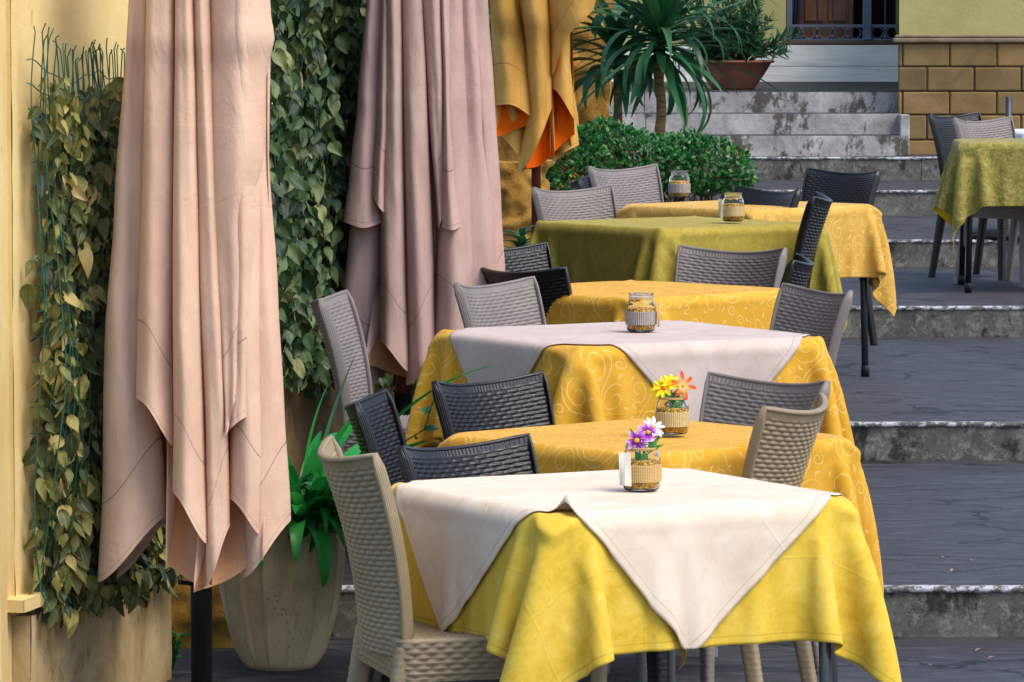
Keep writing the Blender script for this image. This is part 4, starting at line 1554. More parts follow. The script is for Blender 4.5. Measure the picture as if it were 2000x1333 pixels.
def net_panel(o_root, P, s0, s1, ztop, zbot, dens, ties, name='net', rad=0.0022, spike=0.05):
    mb = MB()
    n = int((s1 - s0) / dens)
    for k in range(n):
        s = s0 + (s1 - s0) * (k + rnd.uniform(0.2, 0.8)) / n
        zt_, zb_ = ztop(s) + rnd.uniform(-0.01, 0.02), zbot(s) + rnd.uniform(-0.03, 0.03)
        pts = []
        m = 22
        ph = rnd.uniform(0, 6.28)
        for q in range(m + 1):
            f = q / m
            zz = zt_ + (zb_ - zt_) * f
            pts.append(P(s + 0.007 * math.sin(ph + f * 26) + 0.004 * mnoise.noise(Vector((s * 30, zz * 9, 0))), 0.055 + (0.05 if k % 2 else 0.0) * math.sin(PI * f) + 0.015 * math.sin(zz * 6 + s * 9 + ph * 0.3) + (0.03 if q == m else 0), zz))
        pts.insert(0, pts[0] + Vector((rnd.uniform(-.012, .012), rnd.uniform(-.01, .01), rnd.uniform(0.005, spike * 0.5))))
        mb.tube(pts, rad, 4, caps=False)
    for t_ in range(ties):
        f = (t_ + 0.4) / ties
        pts = []
        for q in range(41):
            s = s0 + (s1 - s0) * q / 40
            zz = ztop(s) - 0.035 + (zbot(s) - ztop(s) + 0.07) * f + 0.006 * math.sin(q * 1.3 + t_)
            pts.append(P(s, 0.042 + 0.012 * math.sin(zz * 6 + s * 9), zz))
        mb.tube(pts, rad * 0.8, 4, caps=False)
    return mb.build(name, MAT['net'], o_root)

def ivy_leaf(mb, p, down, nrm, L, W, rv, curl):
    """pointed heart-shaped leaf hanging from p along down, facing nrm"""
    sd_ = down.cross(nrm).normalized()
    nr = sd_.cross(down).normalized()
    prof = ((0.0, 0.10), (0.10, 0.72), (0.24, 1.0), (0.42, 0.94), (0.62, 0.68), (0.82, 0.34), (1.0, 0.015))
    vs, us = [], []
    pw, sk = rnd.uniform(0.65, 1.5), rnd.uniform(-0.22, 0.22)
    for (v, wv) in prof:
        wv = wv ** pw
        for u in (-1, -0.5, 0, 0.5, 1):
            b = -0.12 * L * (1 - v) * abs(u) if v < 0.12 else 0
            q = p + down * (v * L + (0.0 if v > 0.15 else -0.06 * L * abs(u))) + sd_ * (u * wv * W / 2 + sk * L * v * v) + nr * (curl * L * (v * v) * -0.35 + abs(u) * W * 0.16 + 0.05 * W * math.sin(6 * v + 4 * u + rv * 20))
            vs.append(q); us.append((rv, 0.5 + u * 0.5 - 0.0))
    fs = []
    for j in range(len(prof) - 1):
        for i in range(4):
            a = j * 5 + i
            fs.append((a, a + 1, a + 6, a + 5))
    mb.add(vs, fs, us)

scr = empty('ivy_screen', (0, 0, 0))
tag(scr, "faded artificial ivy on green plastic netting over the yellow wall", 'ivy screen', 'artificial ivy screens')
SN = L1w + 0.26
def zt1(s): 
    base = zat(92, 12.2) + (0.05 * (1 - s / 0.25) if s < 0.25 else 0) - 0.02
    return base + 0.012 * math.sin(s * 14)
def zb1(s):
    return zat(1195, 12.0) + (zat(1075, 13.2) - zat(1195, 12.0)) * min(1.0, s / 1.2) + 0.015 * math.sin(s * 17)
net_panel(scr, wp, 0.035, SN, zt1, zb1, 0.021, 22)
mb = MB()
nl = 0
for k in range(5400):
    s = 0.05 + (SN - 0.04) * (rnd.random() ** 0.9)
    zz = zb1(s) - 0.02 + (zt1(s) - 0.06 - zb1(s)) * rnd.random() ** 1.08
    clump = mnoise.noise(Vector((s * 5.0, zz * 3.0, 0.7)))
    if clump < -0.28 - 0.2 * s and rnd.random() < 0.6: continue
    off = rnd.uniform(0.03, 0.12)
    L = rnd.choice((0.7, 0.85, 1, 1.3)) * rnd.uniform(0.030, 0.062)
    down = Vector((rnd.uniform(-.8, .8), rnd.uniform(-.7, .4), -1)).normalized()
    fc = (N1 * rnd.uniform(-0.3, 1.0) + Vector((rnd.uniform(-1.1, 1.1), -rnd.uniform(0.0, 1.2), rnd.uniform(-0.3, 0.8)))).normalized()
    ivy_leaf(mb, wp(s, off, zz), down, fc, L, L * rnd.uniform(0.45, 0.8), min(1, max(0, rnd.gauss(0.48, 0.3))), rnd.uniform(-0.6, 1.5))
lv = mb.build('leaves', MAT['ivy_near'], scr)

# ---------------------------------------------------------------- second wall, darker ivy
A2 = Vector((xat(400, 15.2, 700), 15.2, 0)); B2 = Vector((xat(905, 19.5, 700), 19.5, 0))
W2 = (B2 - A2); L2w = W2.length; W2.normalize(); N2 = Vector((W2.y, -W2.x, 0))
def wp2(s, off, z_): return A2 + W2 * s + N2 * off + Vector((0, 0, z_))
wall2 = empty('garden_wall', (A2.x, A2.y, 0))
tag(wall2, "grey streaked wall behind the dark ivy and second pink parasol", 'wall')
inv2 = Matrix.Translation(-A2)
mb = MB()
def fn(i, j):
    s = -0.6 + (L2w + 0.6) * i / 60; zz = 0.0 + 3.2 * j / 40
    return (inv2 @ wp2(s, 0.006 * mnoise.noise(Vector((s * 4, zz * 4, 8))), zz), (s, zz))
mb.grid(fn, 61, 41)
c = [inv2 @ wp2(s, o_, zz) for zz in (0, 3.2) for o_ in (-0.4, -0.008) for s in (-0.6, L2w)]
mb.add(c, [(0, 1, 3, 2), (4, 6, 7, 5), (0, 4, 5, 1), (0, 2, 6, 4), (1, 5, 7, 3)])
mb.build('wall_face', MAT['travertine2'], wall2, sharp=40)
scr2 = empty('ivy_screen', (0, 0, 0))
tag(scr2, "dense dark green artificial ivy between the two pink parasols", 'ivy screen', 'artificial ivy screens')
def zt2(s): return 2.6
def zb2(s): return zat(742, A2.y + W2.y * s) + 0.03 * math.sin(s * 9) + 0.02 * math.sin(s * 23 + 1)
net_panel(scr2, wp2, 0.0, L2w - 0.3, zt2, zb2, 0.06, 10)
mb = MB()
for k in range(7500):
    s = rnd.uniform(0.02, L2w - 0.30)
    zz = zb2(s) + (2.55 - zb2(s)) * rnd.random()
    if zz > 2.15 and rnd.random() < 0.6: continue
    off = rnd.uniform(0.03, 0.15) * (1.1 + 0.5 * mnoise.noise(Vector((s * 6, zz * 4, 3))))
    L = rnd.uniform(0.036, 0.078)
    down = Vector((rnd.uniform(-.8, .8), rnd.uniform(-.8, .4), -1)).normalized()
    fc = (N2 * rnd.uniform(-0.2, 1.0) + Vector((rnd.uniform(-1.0, 1.1), -rnd.uniform(0.0, 1.3), rnd.uniform(-0.3, 0.9)))).normalized()
    ivy_leaf(mb, wp2(s, off, zz), down, fc, L, L * rnd.uniform(0.6, 0.85), min(1, max(0, rnd.gauss(0.42, 0.26))), rnd.uniform(-0.2, 1.0))
mb.build('leaves', MAT['ivy_far'], scr2)
# cable of small lights beside the second screen
mb = MB()
dc = 15.6
pts = [pt(528 + 5 * math.sin(y * 0.021) + (6 if y > 250 else 0), y, dc) for y in range(-60, 560, 20)]
mb.tube(pts, 0.006, 6)
cb = mb.build('light_cable', MAT['black'])
tag(cb, "black cable with tiny bulbs hanging at the edge of the dark ivy", 'cable')
mb = MB()
for y in range(20, 540, 46):
    p = pt(530 + 4 * math.sin(y), y, dc - 0.012)
    mb.lathe([(0.0, -0.008), (0.003, -0.004), (0.003, 0.004), (0.0, 0.008)], 8, c=p)
mb.build('small_bulbs', MAT['paper'], cb)

# ---------------------------------------------------------------- rough tuff remains
def rubble(name, label, x0, x1, d0, d1, z0, z1, seed, amp=0.06, back=0.5):
    mb = MB()
    nu, nv = 64, 64
    def fn(i, j):
        u, v = i / (nu - 1), j / (nv - 1)
        # wrap left side - front - right side
        t_ = u * 3
        if t_ < 1: x, y = x0, d1 + back - (back + d1 - d0) * t_
        elif t_ < 2: x, y = x0 + (x1 - x0) * (t_ - 1), d0 + (d1 - d0) * (t_ - 1) * 0
        else: x, y = x1, d0 + (back + d1 - d0) * (t_ - 2)
        zz = z0 + (z1 - z0) * v
        n1 = mnoise.noise(Vector((x * 5 + seed, y * 5, zz * 6)))
        n2 = mnoise.noise(Vector((x * 16 + seed, y * 16, zz * 18)))
        row = 0.5 - abs(((zz * 4.6 + 0.4 * n1) % 1) - 0.5)
        k = amp * (n1 * 0.7 + n2 * 0.4) + amp * 0.9 * min(0.3, row)
        cx_, cy_ = (x0 + x1) / 2, d0 + back
        dr = Vector((x - cx_, y - cy_, 0)); dr = dr.normalized() if dr.length > 1e-6 else Vector((0, -1, 0))
        return (Vector((x, y, zz)) + dr * k, (u, v))
    mb.grid(fn, nu, nv)
    top = [mb.v[(nv - 1) * nu + i] for i in range(nu)]
    cz = sum((Vector(p) for p in top), Vector()) / nu
    mb.add([cz] + top, [(0, i + 1, i + 2) for i in range(nu - 1)])
    o = mb.build(name, MAT['rubble'])
    tag(o, label, 'stone wall', 'rough ochre stone remains')
    return o
rubble('rubble_wall', "low rough ochre stone stump between the wall base and the pot", xat(300, 13.9, 1200), xat(600, 13.9, 1200), 13.75, 13.9, -0.05, 0.36, 3.1, 0.035)
rubble('rubble_wall', "rough ochre stone wall under the mustard parasol beside the black chairs", xat(930, 24.6, 400), xat(1056, 24.6, 400), 24.6, 24.7, L2 - 0.1, zat(318, 24.6), 7.7, 0.09, 0.5)
rubble('rubble_wall', "tall rough ochre stone wall behind the mustard parasol and the palm", xat(960, 30.2, 100), xat(1188, 30.2, 100), 30.2, 30.4, L4 - 0.1, 3.0, 12.4, 0.09, 0.8)
# ---------------------------------------------------------------- closed parasols
def parasol(name, label, px, d, floor, strips, canopy, polemat, pole_r, top_z, base_kind, extra=None, soft=0.0):
    X0 = xat(px, d, 700)
    root = empty(name, (X0, d, floor))
    tag(root, label, 'parasol', 'closed canvas parasols')
    mb = MB()
    def interp(tbl, y):
        if y <= tbl[0][0]: return tbl[0][1], tbl[0][2]
        for a, b in zip(tbl, tbl[1:]):
            if y <= b[0]:
                f = (y - a[0]) / (b[0] - a[0]); f = f * f * (3 - 2 * f) * 0.5 + f * 0.5
                return a[1] + (b[1] - a[1]) * f, a[2] + (b[2] - a[2]) * f
        return tbl[-1][1], tbl[-1][2]
    allL = {}
    def sil(z_):
        """half width of the whole bundle at height z"""
        lo, hi = 1e9, -1e9
        for s in strips:
            y = 40 + (ZC - z_) * FPX / d
            a, b = interp(s['x'], y)
            lo = min(lo, (a - 1000) * d / FPX - X0); hi = max(hi, (b - 1000) * d / FPX - X0)
        return lo, hi
    ztop = top_z
    zfr = zat(-20, d)
    for back in (0, 1):
        for si, s in enumerate(strips):
            nu, nv = 33, 70
            tw = rnd.uniform(-1, 1)
            lay_ = s.get('l', 0.0)
            seed = rnd.uniform(0, 50)
            def fn(i, j):
                q = -1.55 + 3.1 * i / (nu - 1)                     # wraps past the edges, inwards
                qc = max(-1.0, min(1.0, q))
                a = qc * PI / 2
                sx = math.sin(a)
                e = (sx + 1) / 2
                e0 = e; e = 0.45 * e + 0.55 * e * e * (3 - 2 * e)
                hy = s['h'][0] + (s['h'][1] - s['h'][0]) * (e ** s.get('hp', 1.0)) + s.get('hb', 0.0) * math.sin(PI * e)
                if abs(q) > 1: hy -= 170 * (abs(q) - 1) * (12.15 / d)
                zh = zat(hy, d)
                v = j / (nv - 1)
                zz = ztop + (zh - ztop) * (v ** 0.9)
                zc_ = min(zz, zfr)
                y = 40 + (ZC - zc_) * FPX / d
                xa, xb = interp(s['x'], y)
                xa = (xa - 1000) * d / FPX - X0; xb = (xb - 1000) * d / FPX - X0
                lo, hi = sil(zc_)
                if zz > zfr:
                    f = max(0.0, (ztop - zz) / (ztop - zfr))
                    f = 0.16 + 0.84 * f
                    xa *= f; xb *= f; lo *= f; hi *= f
                w_ = xb - xa
                xc = (xa + xb) / 2
                R = max(abs(lo), abs(hi)) * 0.95
                wob = 0.05 * w_ * mnoise.noise(Vector((zz * 2.2, seed, 0.0))) * (1 if zz < zfr else 0.3)
                x = xc + w_ / 2 * sx + wob
                Rb = math.sqrt(max(0.0016, R * R - min(xc * xc, R * R * 0.85)))
                bulge = min(w_ * s.get('b', 0.85) * 1.3, 0.16)
                yy = -(Rb * 0.72) - lay_ * (0.3 + 0.7 * v) + bulge * (1 - math.cos(a)) - bulge * 0.6
                if s.get('inv'): yy = -(Rb * 0.72) - lay_ * (0.3 + 0.7 * v) - bulge * 0.5 * (1 - math.cos(a)) + 0.06 - 0.095 * (lambda t_: t_ * t_ * (3 - 2 * t_))(max(0.0, min(1.0, 1 - (zz - zh) / 0.32)))
                if abs(q) > 1:
                    ex = (abs(q) - 1)
                    sg = 1 if q > 0 else -1
                    yy += ex * 0.16
                    x -= sg * ex * w_ * 0.30
                # soft secondary folds and drag creases
                yy += 0.006 * math.sin(6.0 * e + zz * 3 + seed) + 0.009 * mnoise.noise(Vector((x * 9 + seed, zz * 2.4, 1.0))) + 0.004 * mnoise.noise(Vector((x * 22 + seed, zz * 7 + x * 12, 4.0)))
                fl_ = max(0.0, 1 - (zz - zh) / 0.16)
                yy -= s.get('fl', 0.012) * fl_ * fl_
                p = Vector((x, yy, zz - floor))
                if back: p = Vector((p.x * 0.86, -p.y, p.z + 0.05 * tw))
                return (p, (e * w_, zz), zz - zh)
            nf0 = len(mb.f)
            mb.grid(fn, nu, nv)
            if bool(s.get('inv')) != bool(back and False):
                for q in range(nf0, len(mb.f)): mb.f[q] = tuple(reversed(mb.f[q]))
    # orient so the outer side is the front face
    me_o = mb.build('canopy', MAT[canopy], root)
    me = me_o.data
    nf = [p for p in me.polygons]
    cent = Vector((0, 0, 0))
    p0 = me.polygons[33 * 30 + 16]
    if p0.normal.y > 0: me.flip_normals()
    # pole
    mb = MB()
    mb.tube([(0, 0, 0.02), (0, 0, top_z - floor + 0.05)], pole_r, 20)
    pole = mb.build('pole', MAT[polemat], root)
    mb = MB()
    mb.lathe([(0.0, 0.09), (0.03, 0.08), (0.045, 0.0), (0.08, -0.04), (0.0, -0.04)], 20, c=(0, 0, top_z - floor))
    mb.build('finial', MAT[polemat], root)
    # ribs gathered inside
    for k in range(8):
        a = 2 * PI * k / 8 + 0.2
        mb = MB()
        mb.tube([(0.035 * math.cos(a), 0.035 * math.sin(a), top_z - floor - 0.1), (0.075 * math.cos(a), 0.06 * math.sin(a), zat(strips[0]['h'][0] - 220, d) - floor)], 0.008, 6)
        mb.build('rib', MAT[polemat], root)
    mb = MB()
    if base_kind == 'plate':
        mb.lathe([(0.0, 0.0), (0.27, 0.0), (0.27, 0.035), (0.25, 0.05), (pole_r + 0.012, 0.06), (pole_r + 0.012, 0.10), (pole_r, 0.105)], 32)
    else:
        mb.rbox(-0.25, 0.25, -0.25, 0.25, 0.0, 0.05, 0.01)
        mb.lathe([(pole_r + 0.008, 0.05), (pole_r + 0.008, 0.38), (pole_r, 0.385)], 20)
    mb.build('base', MAT['black'], root)
    if extra: extra(root, X0, d, floor)
    return root

S1 = [
    dict(x=[(-20, 258, 300), (400, 226, 290), (650, 206, 292), (900, 198, 318), (1130, 190, 332)], h=(1130, 1000), hp=1.0, l=-0.03, b=0.4),
    dict(x=[(-20, 296, 352), (300, 288, 350), (640, 275, 346), (860, 272, 350)], h=(768, 862), hp=1.7, l=0.035, b=0.5),
    dict(x=[(-20, 352, 388), (500, 345, 398), (800, 345, 406), (1045, 342, 413)], h=(945, 1046), hp=1.5, l=0.05),
    dict(x=[(-20, 340, 420), (700, 330, 430), (1125, 334, 424)], h=(1085, 1122), hb=16, l=-0.05, inv=1),
    dict(x=[(-20, 384, 418), (500, 394, 438), (850, 408, 452), (1120, 408, 458)], h=(1128, 1012), hp=1.2, l=0.03),
    dict(x=[(-20, 412, 532), (30, 412, 534), (75, 412, 541), (120, 413, 530), (165, 413, 523), (300, 414, 522), (430, 420, 490), (700, 442, 472), (800, 448, 466)], h=(838, 770), hp=1.4, l=0.055, b=0.42),
    dict(x=[(-20, 440, 520), (430, 446, 508), (700, 456, 492), (830, 452, 492)], h=(832, 800), hp=0.6, l=0.04),
    dict(x=[(-20, 440, 525), (500, 446, 520), (800, 450, 522), (1050, 446, 526)], h=(960, 1044), hp=1.5, l=0.0),
    dict(x=[(-20, 420, 530), (700, 420, 530), (1130, 386, 520)], h=(1136, 1075), hb=10, l=-0.05, inv=1),
    dict(x=[(-20, 470, 530), (300, 480, 528), (560, 486, 545), (800, 488, 556), (1020, 470, 568)], h=(1118, 1010), hp=1.2, l=-0.01),
]
def crank(root, X0, d, floor):
    p = pt(378, 1132, d - 0.03)
    mb = MB()
    z_ = p.z - floor
    mb.tube([(0, -0.028, z_ - 0.012), (0, -0.045, z_ - 0.012)], 0.012, 10)
    mb.tube([(-0.0, -0.045, z_ - 0.012), (-0.045, -0.052, z_ - 0.006), (-0.055, -0.06, z_ - 0.004)], 0.006, 8)
    mb.build('crank_handle', MAT['black'], root)
U1 = parasol('parasol', "pale peach pink parasol, largest and nearest, on a dark green pole", 391, 12.15, F0, S1, 'canopy_pink', 'rustpole', 0.0285, 2.95, 'plate', crank)
S2 = [
    dict(x=[(-20, 722, 752), (200, 702, 748), (330, 688, 744), (430, 676, 756)], h=(428, 428), hb=10, l=0.02, b=0.4),
    dict(x=[(-20, 724, 760), (300, 706, 752), (450, 684, 748), (660, 664, 744), (730, 670, 742)], h=(668, 742), hp=0.8, hb=14, l=-0.03, b=0.45),
    dict(x=[(-20, 746, 772), (250, 738, 768), (330, 732, 762), (410, 728, 760)], h=(372, 412), hp=0.7, l=0.035),
    dict(x=[(-20, 752, 790), (300, 750, 792), (550, 746, 797), (700, 744, 802)], h=(655, 716), hp=1.2, l=0.04),
    dict(x=[(-20, 786, 830), (300, 790, 842), (560, 794, 850), (740, 796, 856)], h=(742, 655), hp=1.3, l=0.02),
    dict(x=[(-20, 826, 866), (200, 838, 868), (440, 858, 872)], h=(440, 405), l=0.03),
    dict(x=[(-20, 862, 880), (200, 866, 886), (335, 864, 894), (440, 862, 906)], h=(436, 436), hb=6, l=0.055),
    dict(x=[(-20, 860, 905), (300, 862, 918), (560, 852, 930), (640, 845, 935)], h=(640, 700), hp=1.3, l=0.01),
    dict(x=[(-20, 890, 930), (250, 896, 942), (450, 885, 968), (640, 880, 980)], h=(705, 670), l=0.0, b=0.4),
    dict(x=[(-20, 915, 953), (200, 925, 966), (400, 935, 979), (560, 930, 989)], h=(680, 600), hp=1.2, l=-0.02),
    dict(x=[(-20, 760, 850), (400, 750, 860), (720, 720, 870)], h=(700, 725), hb=14, l=-0.06, inv=1),
]
U2 = parasol('parasol', "mauve pink parasol before the dark ivy, on a reddish pole with black socket", 788, 16.6, L1, S2, 'canopy_mauve', 'redpole', 0.026, 3.2, 'socket')
S3 = [
    dict(x=[(-20, 958, 1010), (100, 962, 1030), (230, 964, 1046)], h=(206, 232), hp=1.8, hb=-8, l=0.03),
    dict(x=[(-20, 975, 1030), (300, 968, 1030)], h=(262, 318), hp=1.2, l=-0.07),
    dict(x=[(-20, 962, 1040), (300, 964, 1044)], h=(266, 240), l=-0.01, inv=1),
    dict(x=[(-20, 1070, 1118), (300, 1074, 1122)], h=(300, 262), l=-0.01, inv=1),
    dict(x=[(-20, 1010, 1070), (100, 1026, 1078), (210, 1030, 1079), (330, 1010, 1076)], h=(332, 208), hp=1.4, l=0.02),
    dict(x=[(-20, 1064, 1170), (30, 1070, 1160), (90, 1074, 1122), (200, 1078, 1112)], h=(150, 20), hp=1.1, l=0.05),
    dict(x=[(-20, 1068, 1112), (120, 1074, 1114), (240, 1078, 1130)], h=(172, 246), hp=1.6, l=0.01),
    dict(x=[(-20, 1026, 1078), (330, 1026, 1082)], h=(326, 300), hb=8, l=-0.03, inv=1),
    dict(x=[(-20, 1020, 1070), (330, 1016, 1056)], h=(338, 300), l=-0.09),
    dict(x=[(-20, 1080, 1114), (200, 1088, 1122), (300, 1084, 1132)], h=(304, 284), l=-0.11),
]
U3 = parasol('parasol', "mustard yellow parasol with an orange glow coloured inside, farthest up the steps", 1047, 23.3, L3, S3, 'canopy_gold', 'redpole', 0.024, 3.6, 'plate')

# bare post without its canopy at the right
mb = MB()
dp = 26.9
post = empty('parasol_post', (xat(1970, dp, 220), dp, L4))
mb.tube([(0, 0, 0.06), (0, 0, zat(190, dp) - L4)], 0.019, 16)
mb.build('post', MAT['darkmetal'], post)
mb = MB(); mb.lathe([(0, 0), (0.24, 0), (0.24, 0.04), (0.03, 0.06), (0.03, 0.3), (0.02, 0.31)], 24)
mb.build('base', MAT['black'], post)
tag(post, "bare grey parasol post standing behind the dark taupe chair", 'post')

# ---------------------------------------------------------------- stone pot and its plants
dpot = 13.35
xp = xat(548, dpot, 1150)
zr = zat(1012, dpot)
pot = empty('plant_pot', (xp, dpot, 0))
tag(pot, "big fluted beige stone pot beside the nearest pink parasol", 'plant pot')
mb = MB()
sc_ = dpot / FPX
prof = []
for f in [k / 26 for k in range(27)]:
    zz = zr * f
    wpx = 100 + 88 * math.sin(min(1, f * 1.02) * PI * 0.5) ** 0.75 - 62 * max(0, f - 0.62) ** 2 * 2.2 
    prof.append(((wpx * 0.66) * sc_ * 1.0, zz))
flut = lambda a, z_, r: 0.011 * max(0, math.cos(a * 14)) ** 8 * min(1, z_ / 0.05) * (1 if z_ < zr * 0.90 else 0)
full = [(0.0, 0.0), (prof[0][0] - 0.012, 0.0)] + prof
rt = prof[-1][0]
full += [(rt - 0.004, zr + 0.006), (rt - 0.022, zr + 0.006), (rt - 0.03, zr - 0.01), (rt - 0.035, zr - 0.06), (0.0, zr - 0.06)]
mb.lathe(full, 168, fn=lambda a, z_, r: flut(a, z_, r) if r > 0.1 and z_ < zr - 0.02 else 0)
mb.build('pot_body', MAT['pot'], pot)
mb = MB(); mb.lathe([(rt - 0.036, zr - 0.035), (rt * 0.6, zr - 0.025), (0, zr - 0.02)], 40, fn=lambda a, z_, r: 0.0)
mb.build('soil', MAT['soil'], pot)

def strap_leaf(mb, base, dirv, L, W, droop, rv, n=16, curl=0.0, tw=0.0):
    base = Vector(base); d_ = Vector(dirv).normalized()
    hz = Vector((d_.x, d_.y, 0)); hz = hz.normalized() if hz.length > 1e-6 else Vector((1, 0, 0))
    side = Vector((-hz.y, hz.x, 0))
    p = base.copy()
    el = math.asin(max(-1, min(1, d_.z)))
    st = L / (n - 1)
    pts = []
    for k in range(n):
        f = k / (n - 1)
        pts.append((p.copy(), el, f))
        el -= droop * (0.25 + 1.5 * f) / (n - 1)
        p = p + (hz * math.cos(el) + Vector((0, 0, math.sin(el)))) * st + side * curl * st * f
    def fn(i, j):
        q, e, f = pts[j]
        u = i - 1
        wv = W * 0.5 * (min(1, 0.5 + 2.2 * f) * (1 - f ** 2.6) ** 0.75 + 0.01)
        t = hz * math.cos(e) + Vector((0, 0, math.sin(e)))
        up = side.cross(t) * -1
        up = t.cross(side)
        sd_ = (side * math.cos(tw * f) + up * math.sin(tw * f))
        return (q + sd_ * (u * wv) + up * (abs(u) * wv * 0.30), (rv, 0.5 + 0.5 * u))
    mb.grid(fn, 3, n)

pl = empty('potted_plant', (xp, dpot, zr - 0.02))
tag(pl, "bright green strap leaved plant growing in the big stone pot", 'plant')
mb = MB()
def aim(x, y): return Vector((xat(x, dpot, y) - xp, 0, zat(y, dpot) - zr + 0.02))
#        base px         toward                      length width droop
for (bx, by, dx, dy, dz, L, W, dr) in (
    (0.02, -0.02, -0.28, -0.1, 1, 0.50, 0.052, 1.0), (0.04, 0.0, 0.55, -0.15, 1, 0.56, 0.050, 0.9), (0.02, 0.03, 0.18, 0.1, 1, 0.40, 0.046, 0.3),
    (0.06, -0.02, 0.8, -0.2, 0.9, 0.48, 0.040, 1.3), (0.05, 0.02, 0.9, -0.1, 0.75, 0.55, 0.040, 1.5), (0.0, -0.04, -0.8, -0.2, 0.8, 0.42, 0.040, 1.5),
    (0.07, -0.05, 0.9, -0.5, 0.7, 0.40, 0.038, 1.9), (0.02, -0.06, 0.3, -0.8, 0.9, 0.36, 0.046, 2.3), (0.08, 0.0, 1, 0.0, 0.55, 0.50, 0.036, 1.5),
    (-0.05, 0.0, -1, -0.2, 0.9, 0.40, 0.038, 1.8), (0.10, -0.06, 0.8, -0.7, 0.5, 0.32, 0.044, 2.6), (0.04, 0.06, 0.3, 0.8, 1, 0.42, 0.04, 1.4),
    (0.07, -0.07, 0.45, -0.9, 0.55, 0.36, 0.056, 3.2), (0.0, 0.06, -0.5, 0.7, 1, 0.42, 0.04, 1.4), (0.09, -0.02, 0.7, -0.3, 1, 0.30, 0.045, 1.2),
    (0.06, -0.03, 0.5, -0.4, 1, 0.26, 0.050, 0.9), (0.09, -0.05, 0.9, -0.4, 1, 0.27, 0.046, 1.1), (0.03, -0.05, 0.1, -0.6, 1, 0.30, 0.042, 1.6),
    (-0.02, -0.05, -0.4, -0.8, 1, 0.34, 0.04, 2.0), (0.08, -0.07, 0.6, -0.8, 0.2, 0.26, 0.05, 1.6), (0.11, 0.02, 1, 0.3, 0.8, 0.5, 0.036, 1.7),
):
    strap_leaf(mb, (bx + 0.06, by, -0.02), (dx, dy, dz), L * 1.36, W * 1.3, dr * 0.92, rnd.random(), tw=rnd.uniform(-0.7, 0.7), curl=rnd.uniform(-0.25, 0.25))
for (bx, by, dx, dy, dz, L, W, dr) in ((0.055, -0.03, -0.10, -0.08, 1, 0.50, 0.062, 1.0), (0.075, -0.05, 0.22, -0.1, 1, 0.47, 0.066, 0.75), (0.06, 0.0, 0.05, 0.0, 1, 0.44, 0.058, 0.35),
    (0.085, -0.02, 0.62, -0.1, 1, 0.44, 0.046, 1.1), (0.09, -0.03, 0.72, -0.2, 0.9, 0.52, 0.042, 1.5), (0.05, -0.06, -0.55, -0.3, 1, 0.42, 0.044, 1.7),
    (0.07, -0.08, 0.35, -0.7, 1, 0.34, 0.062, 1.6), (0.10, -0.07, 0.5, -0.5, 1, 0.30, 0.066, 1.0), (0.09, -0.10, 0.25, -1.0, 0.5, 0.34, 0.060, 3.0), (0.06, -0.09, 0.0, -1, 0.8, 0.30, 0.055, 2.6),
    (0.08, -0.06, 0.40, -0.4, 1, 0.40, 0.070, 1.5), (0.05, -0.07, -0.2, -0.6, 1, 0.38, 0.066, 1.7), (0.10, -0.04, 0.7, -0.2, 1, 0.40, 0.064, 1.8), (0.04, -0.03, -0.45, -0.1, 1, 0.46, 0.060, 1.1),
    (0.075, -0.02, 0.10, -0.3, 1, 0.36, 0.068, 0.8), (0.09, -0.08, 0.6, -0.8, 0.8, 0.34, 0.066, 2.2), (0.03, -0.09, -0.3, -1, 0.7, 0.32, 0.060, 2.4), (0.07, 0.02, 0.3, 0.3, 1, 0.52, 0.056, 0.9)):
    strap_leaf(mb, (bx, by, -0.02), (dx, dy, dz), L, W, dr, rnd.uniform(0.4, 1.0), tw=rnd.uniform(-0.3, 0.3))
for k in range(46):
    a = rnd.uniform(0, 6.28)
    strap_leaf(mb, (0.06 + 0.07 * math.cos(a), 0.07 * math.sin(a), -0.02), (math.cos(a) * 0.7, math.sin(a) * 0.6 - 0.1, rnd.uniform(0.5, 1.4)), rnd.uniform(0.26, 0.50), rnd.uniform(0.036, 0.056), rnd.uniform(0.6, 2.2), rnd.random(), tw=rnd.uniform(-0.9, 0.9), curl=rnd.uniform(-0.3, 0.3))
mb.build('strap_leaves', MAT['strap'], pl)

vn = empty('trailing_vine', (xp, dpot, zr - 0.02))
tag(vn, "dark round leaved vine spilling over the rim of the stone pot", 'plant')
mb = MB(); ms = MB()
def vine_run(pts, n, L0):
    ms.tube(pts, 0.0022, 5)
    pts = [Vector(p) for p in pts]
    for k in range(n):
        f = (k + rnd.random() * 0.6) / n * (len(pts) - 1)
        i = min(int(f), len(pts) - 2)
        p = pts[i].lerp(pts[i + 1], f - i)
        L = L0 * rnd.uniform(0.75, 1.25)
        dr = Vector((rnd.uniform(-1, 1), rnd.uniform(-0.9, 0.3), rnd.uniform(-0.7, 0.4))).normalized()
        leaf_strip(mb, p, p + dr * L, L * 0.55, Vector((rnd.uniform(-.3, .3), -0.7, 0.8)), 0.004, 0.15, 7, 0.75)
for k in range(26):
    a = rnd.uniform(-2.7, 0.3)
    ex, ey = math.cos(a), math.sin(a)
    r0 = rnd.uniform(0.02, 0.10)
    h_ = rnd.uniform(0.02, 0.14)
    vine_run([(r0 * ex, r0 * ey, -0.02), (r0 * ex * 1.4, r0 * ey * 1.4, h_), (0.15 * ex, 0.15 * ey, h_ * 0.9), (0.185 * ex, 0.185 * ey, h_ * 0.5 - 0.03)], 8, 0.055)
vine_run([(0.1, 0.02, 0.0), (0.22, 0.05, 0.16), (0.34, 0.0, 0.23), (0.42, -0.02, 0.28), (0.445, -0.02, 0.36), (0.47, -0.02, 0.42)], 12, 0.045)
ms.build('stems', MAT['vinestem'], vn)
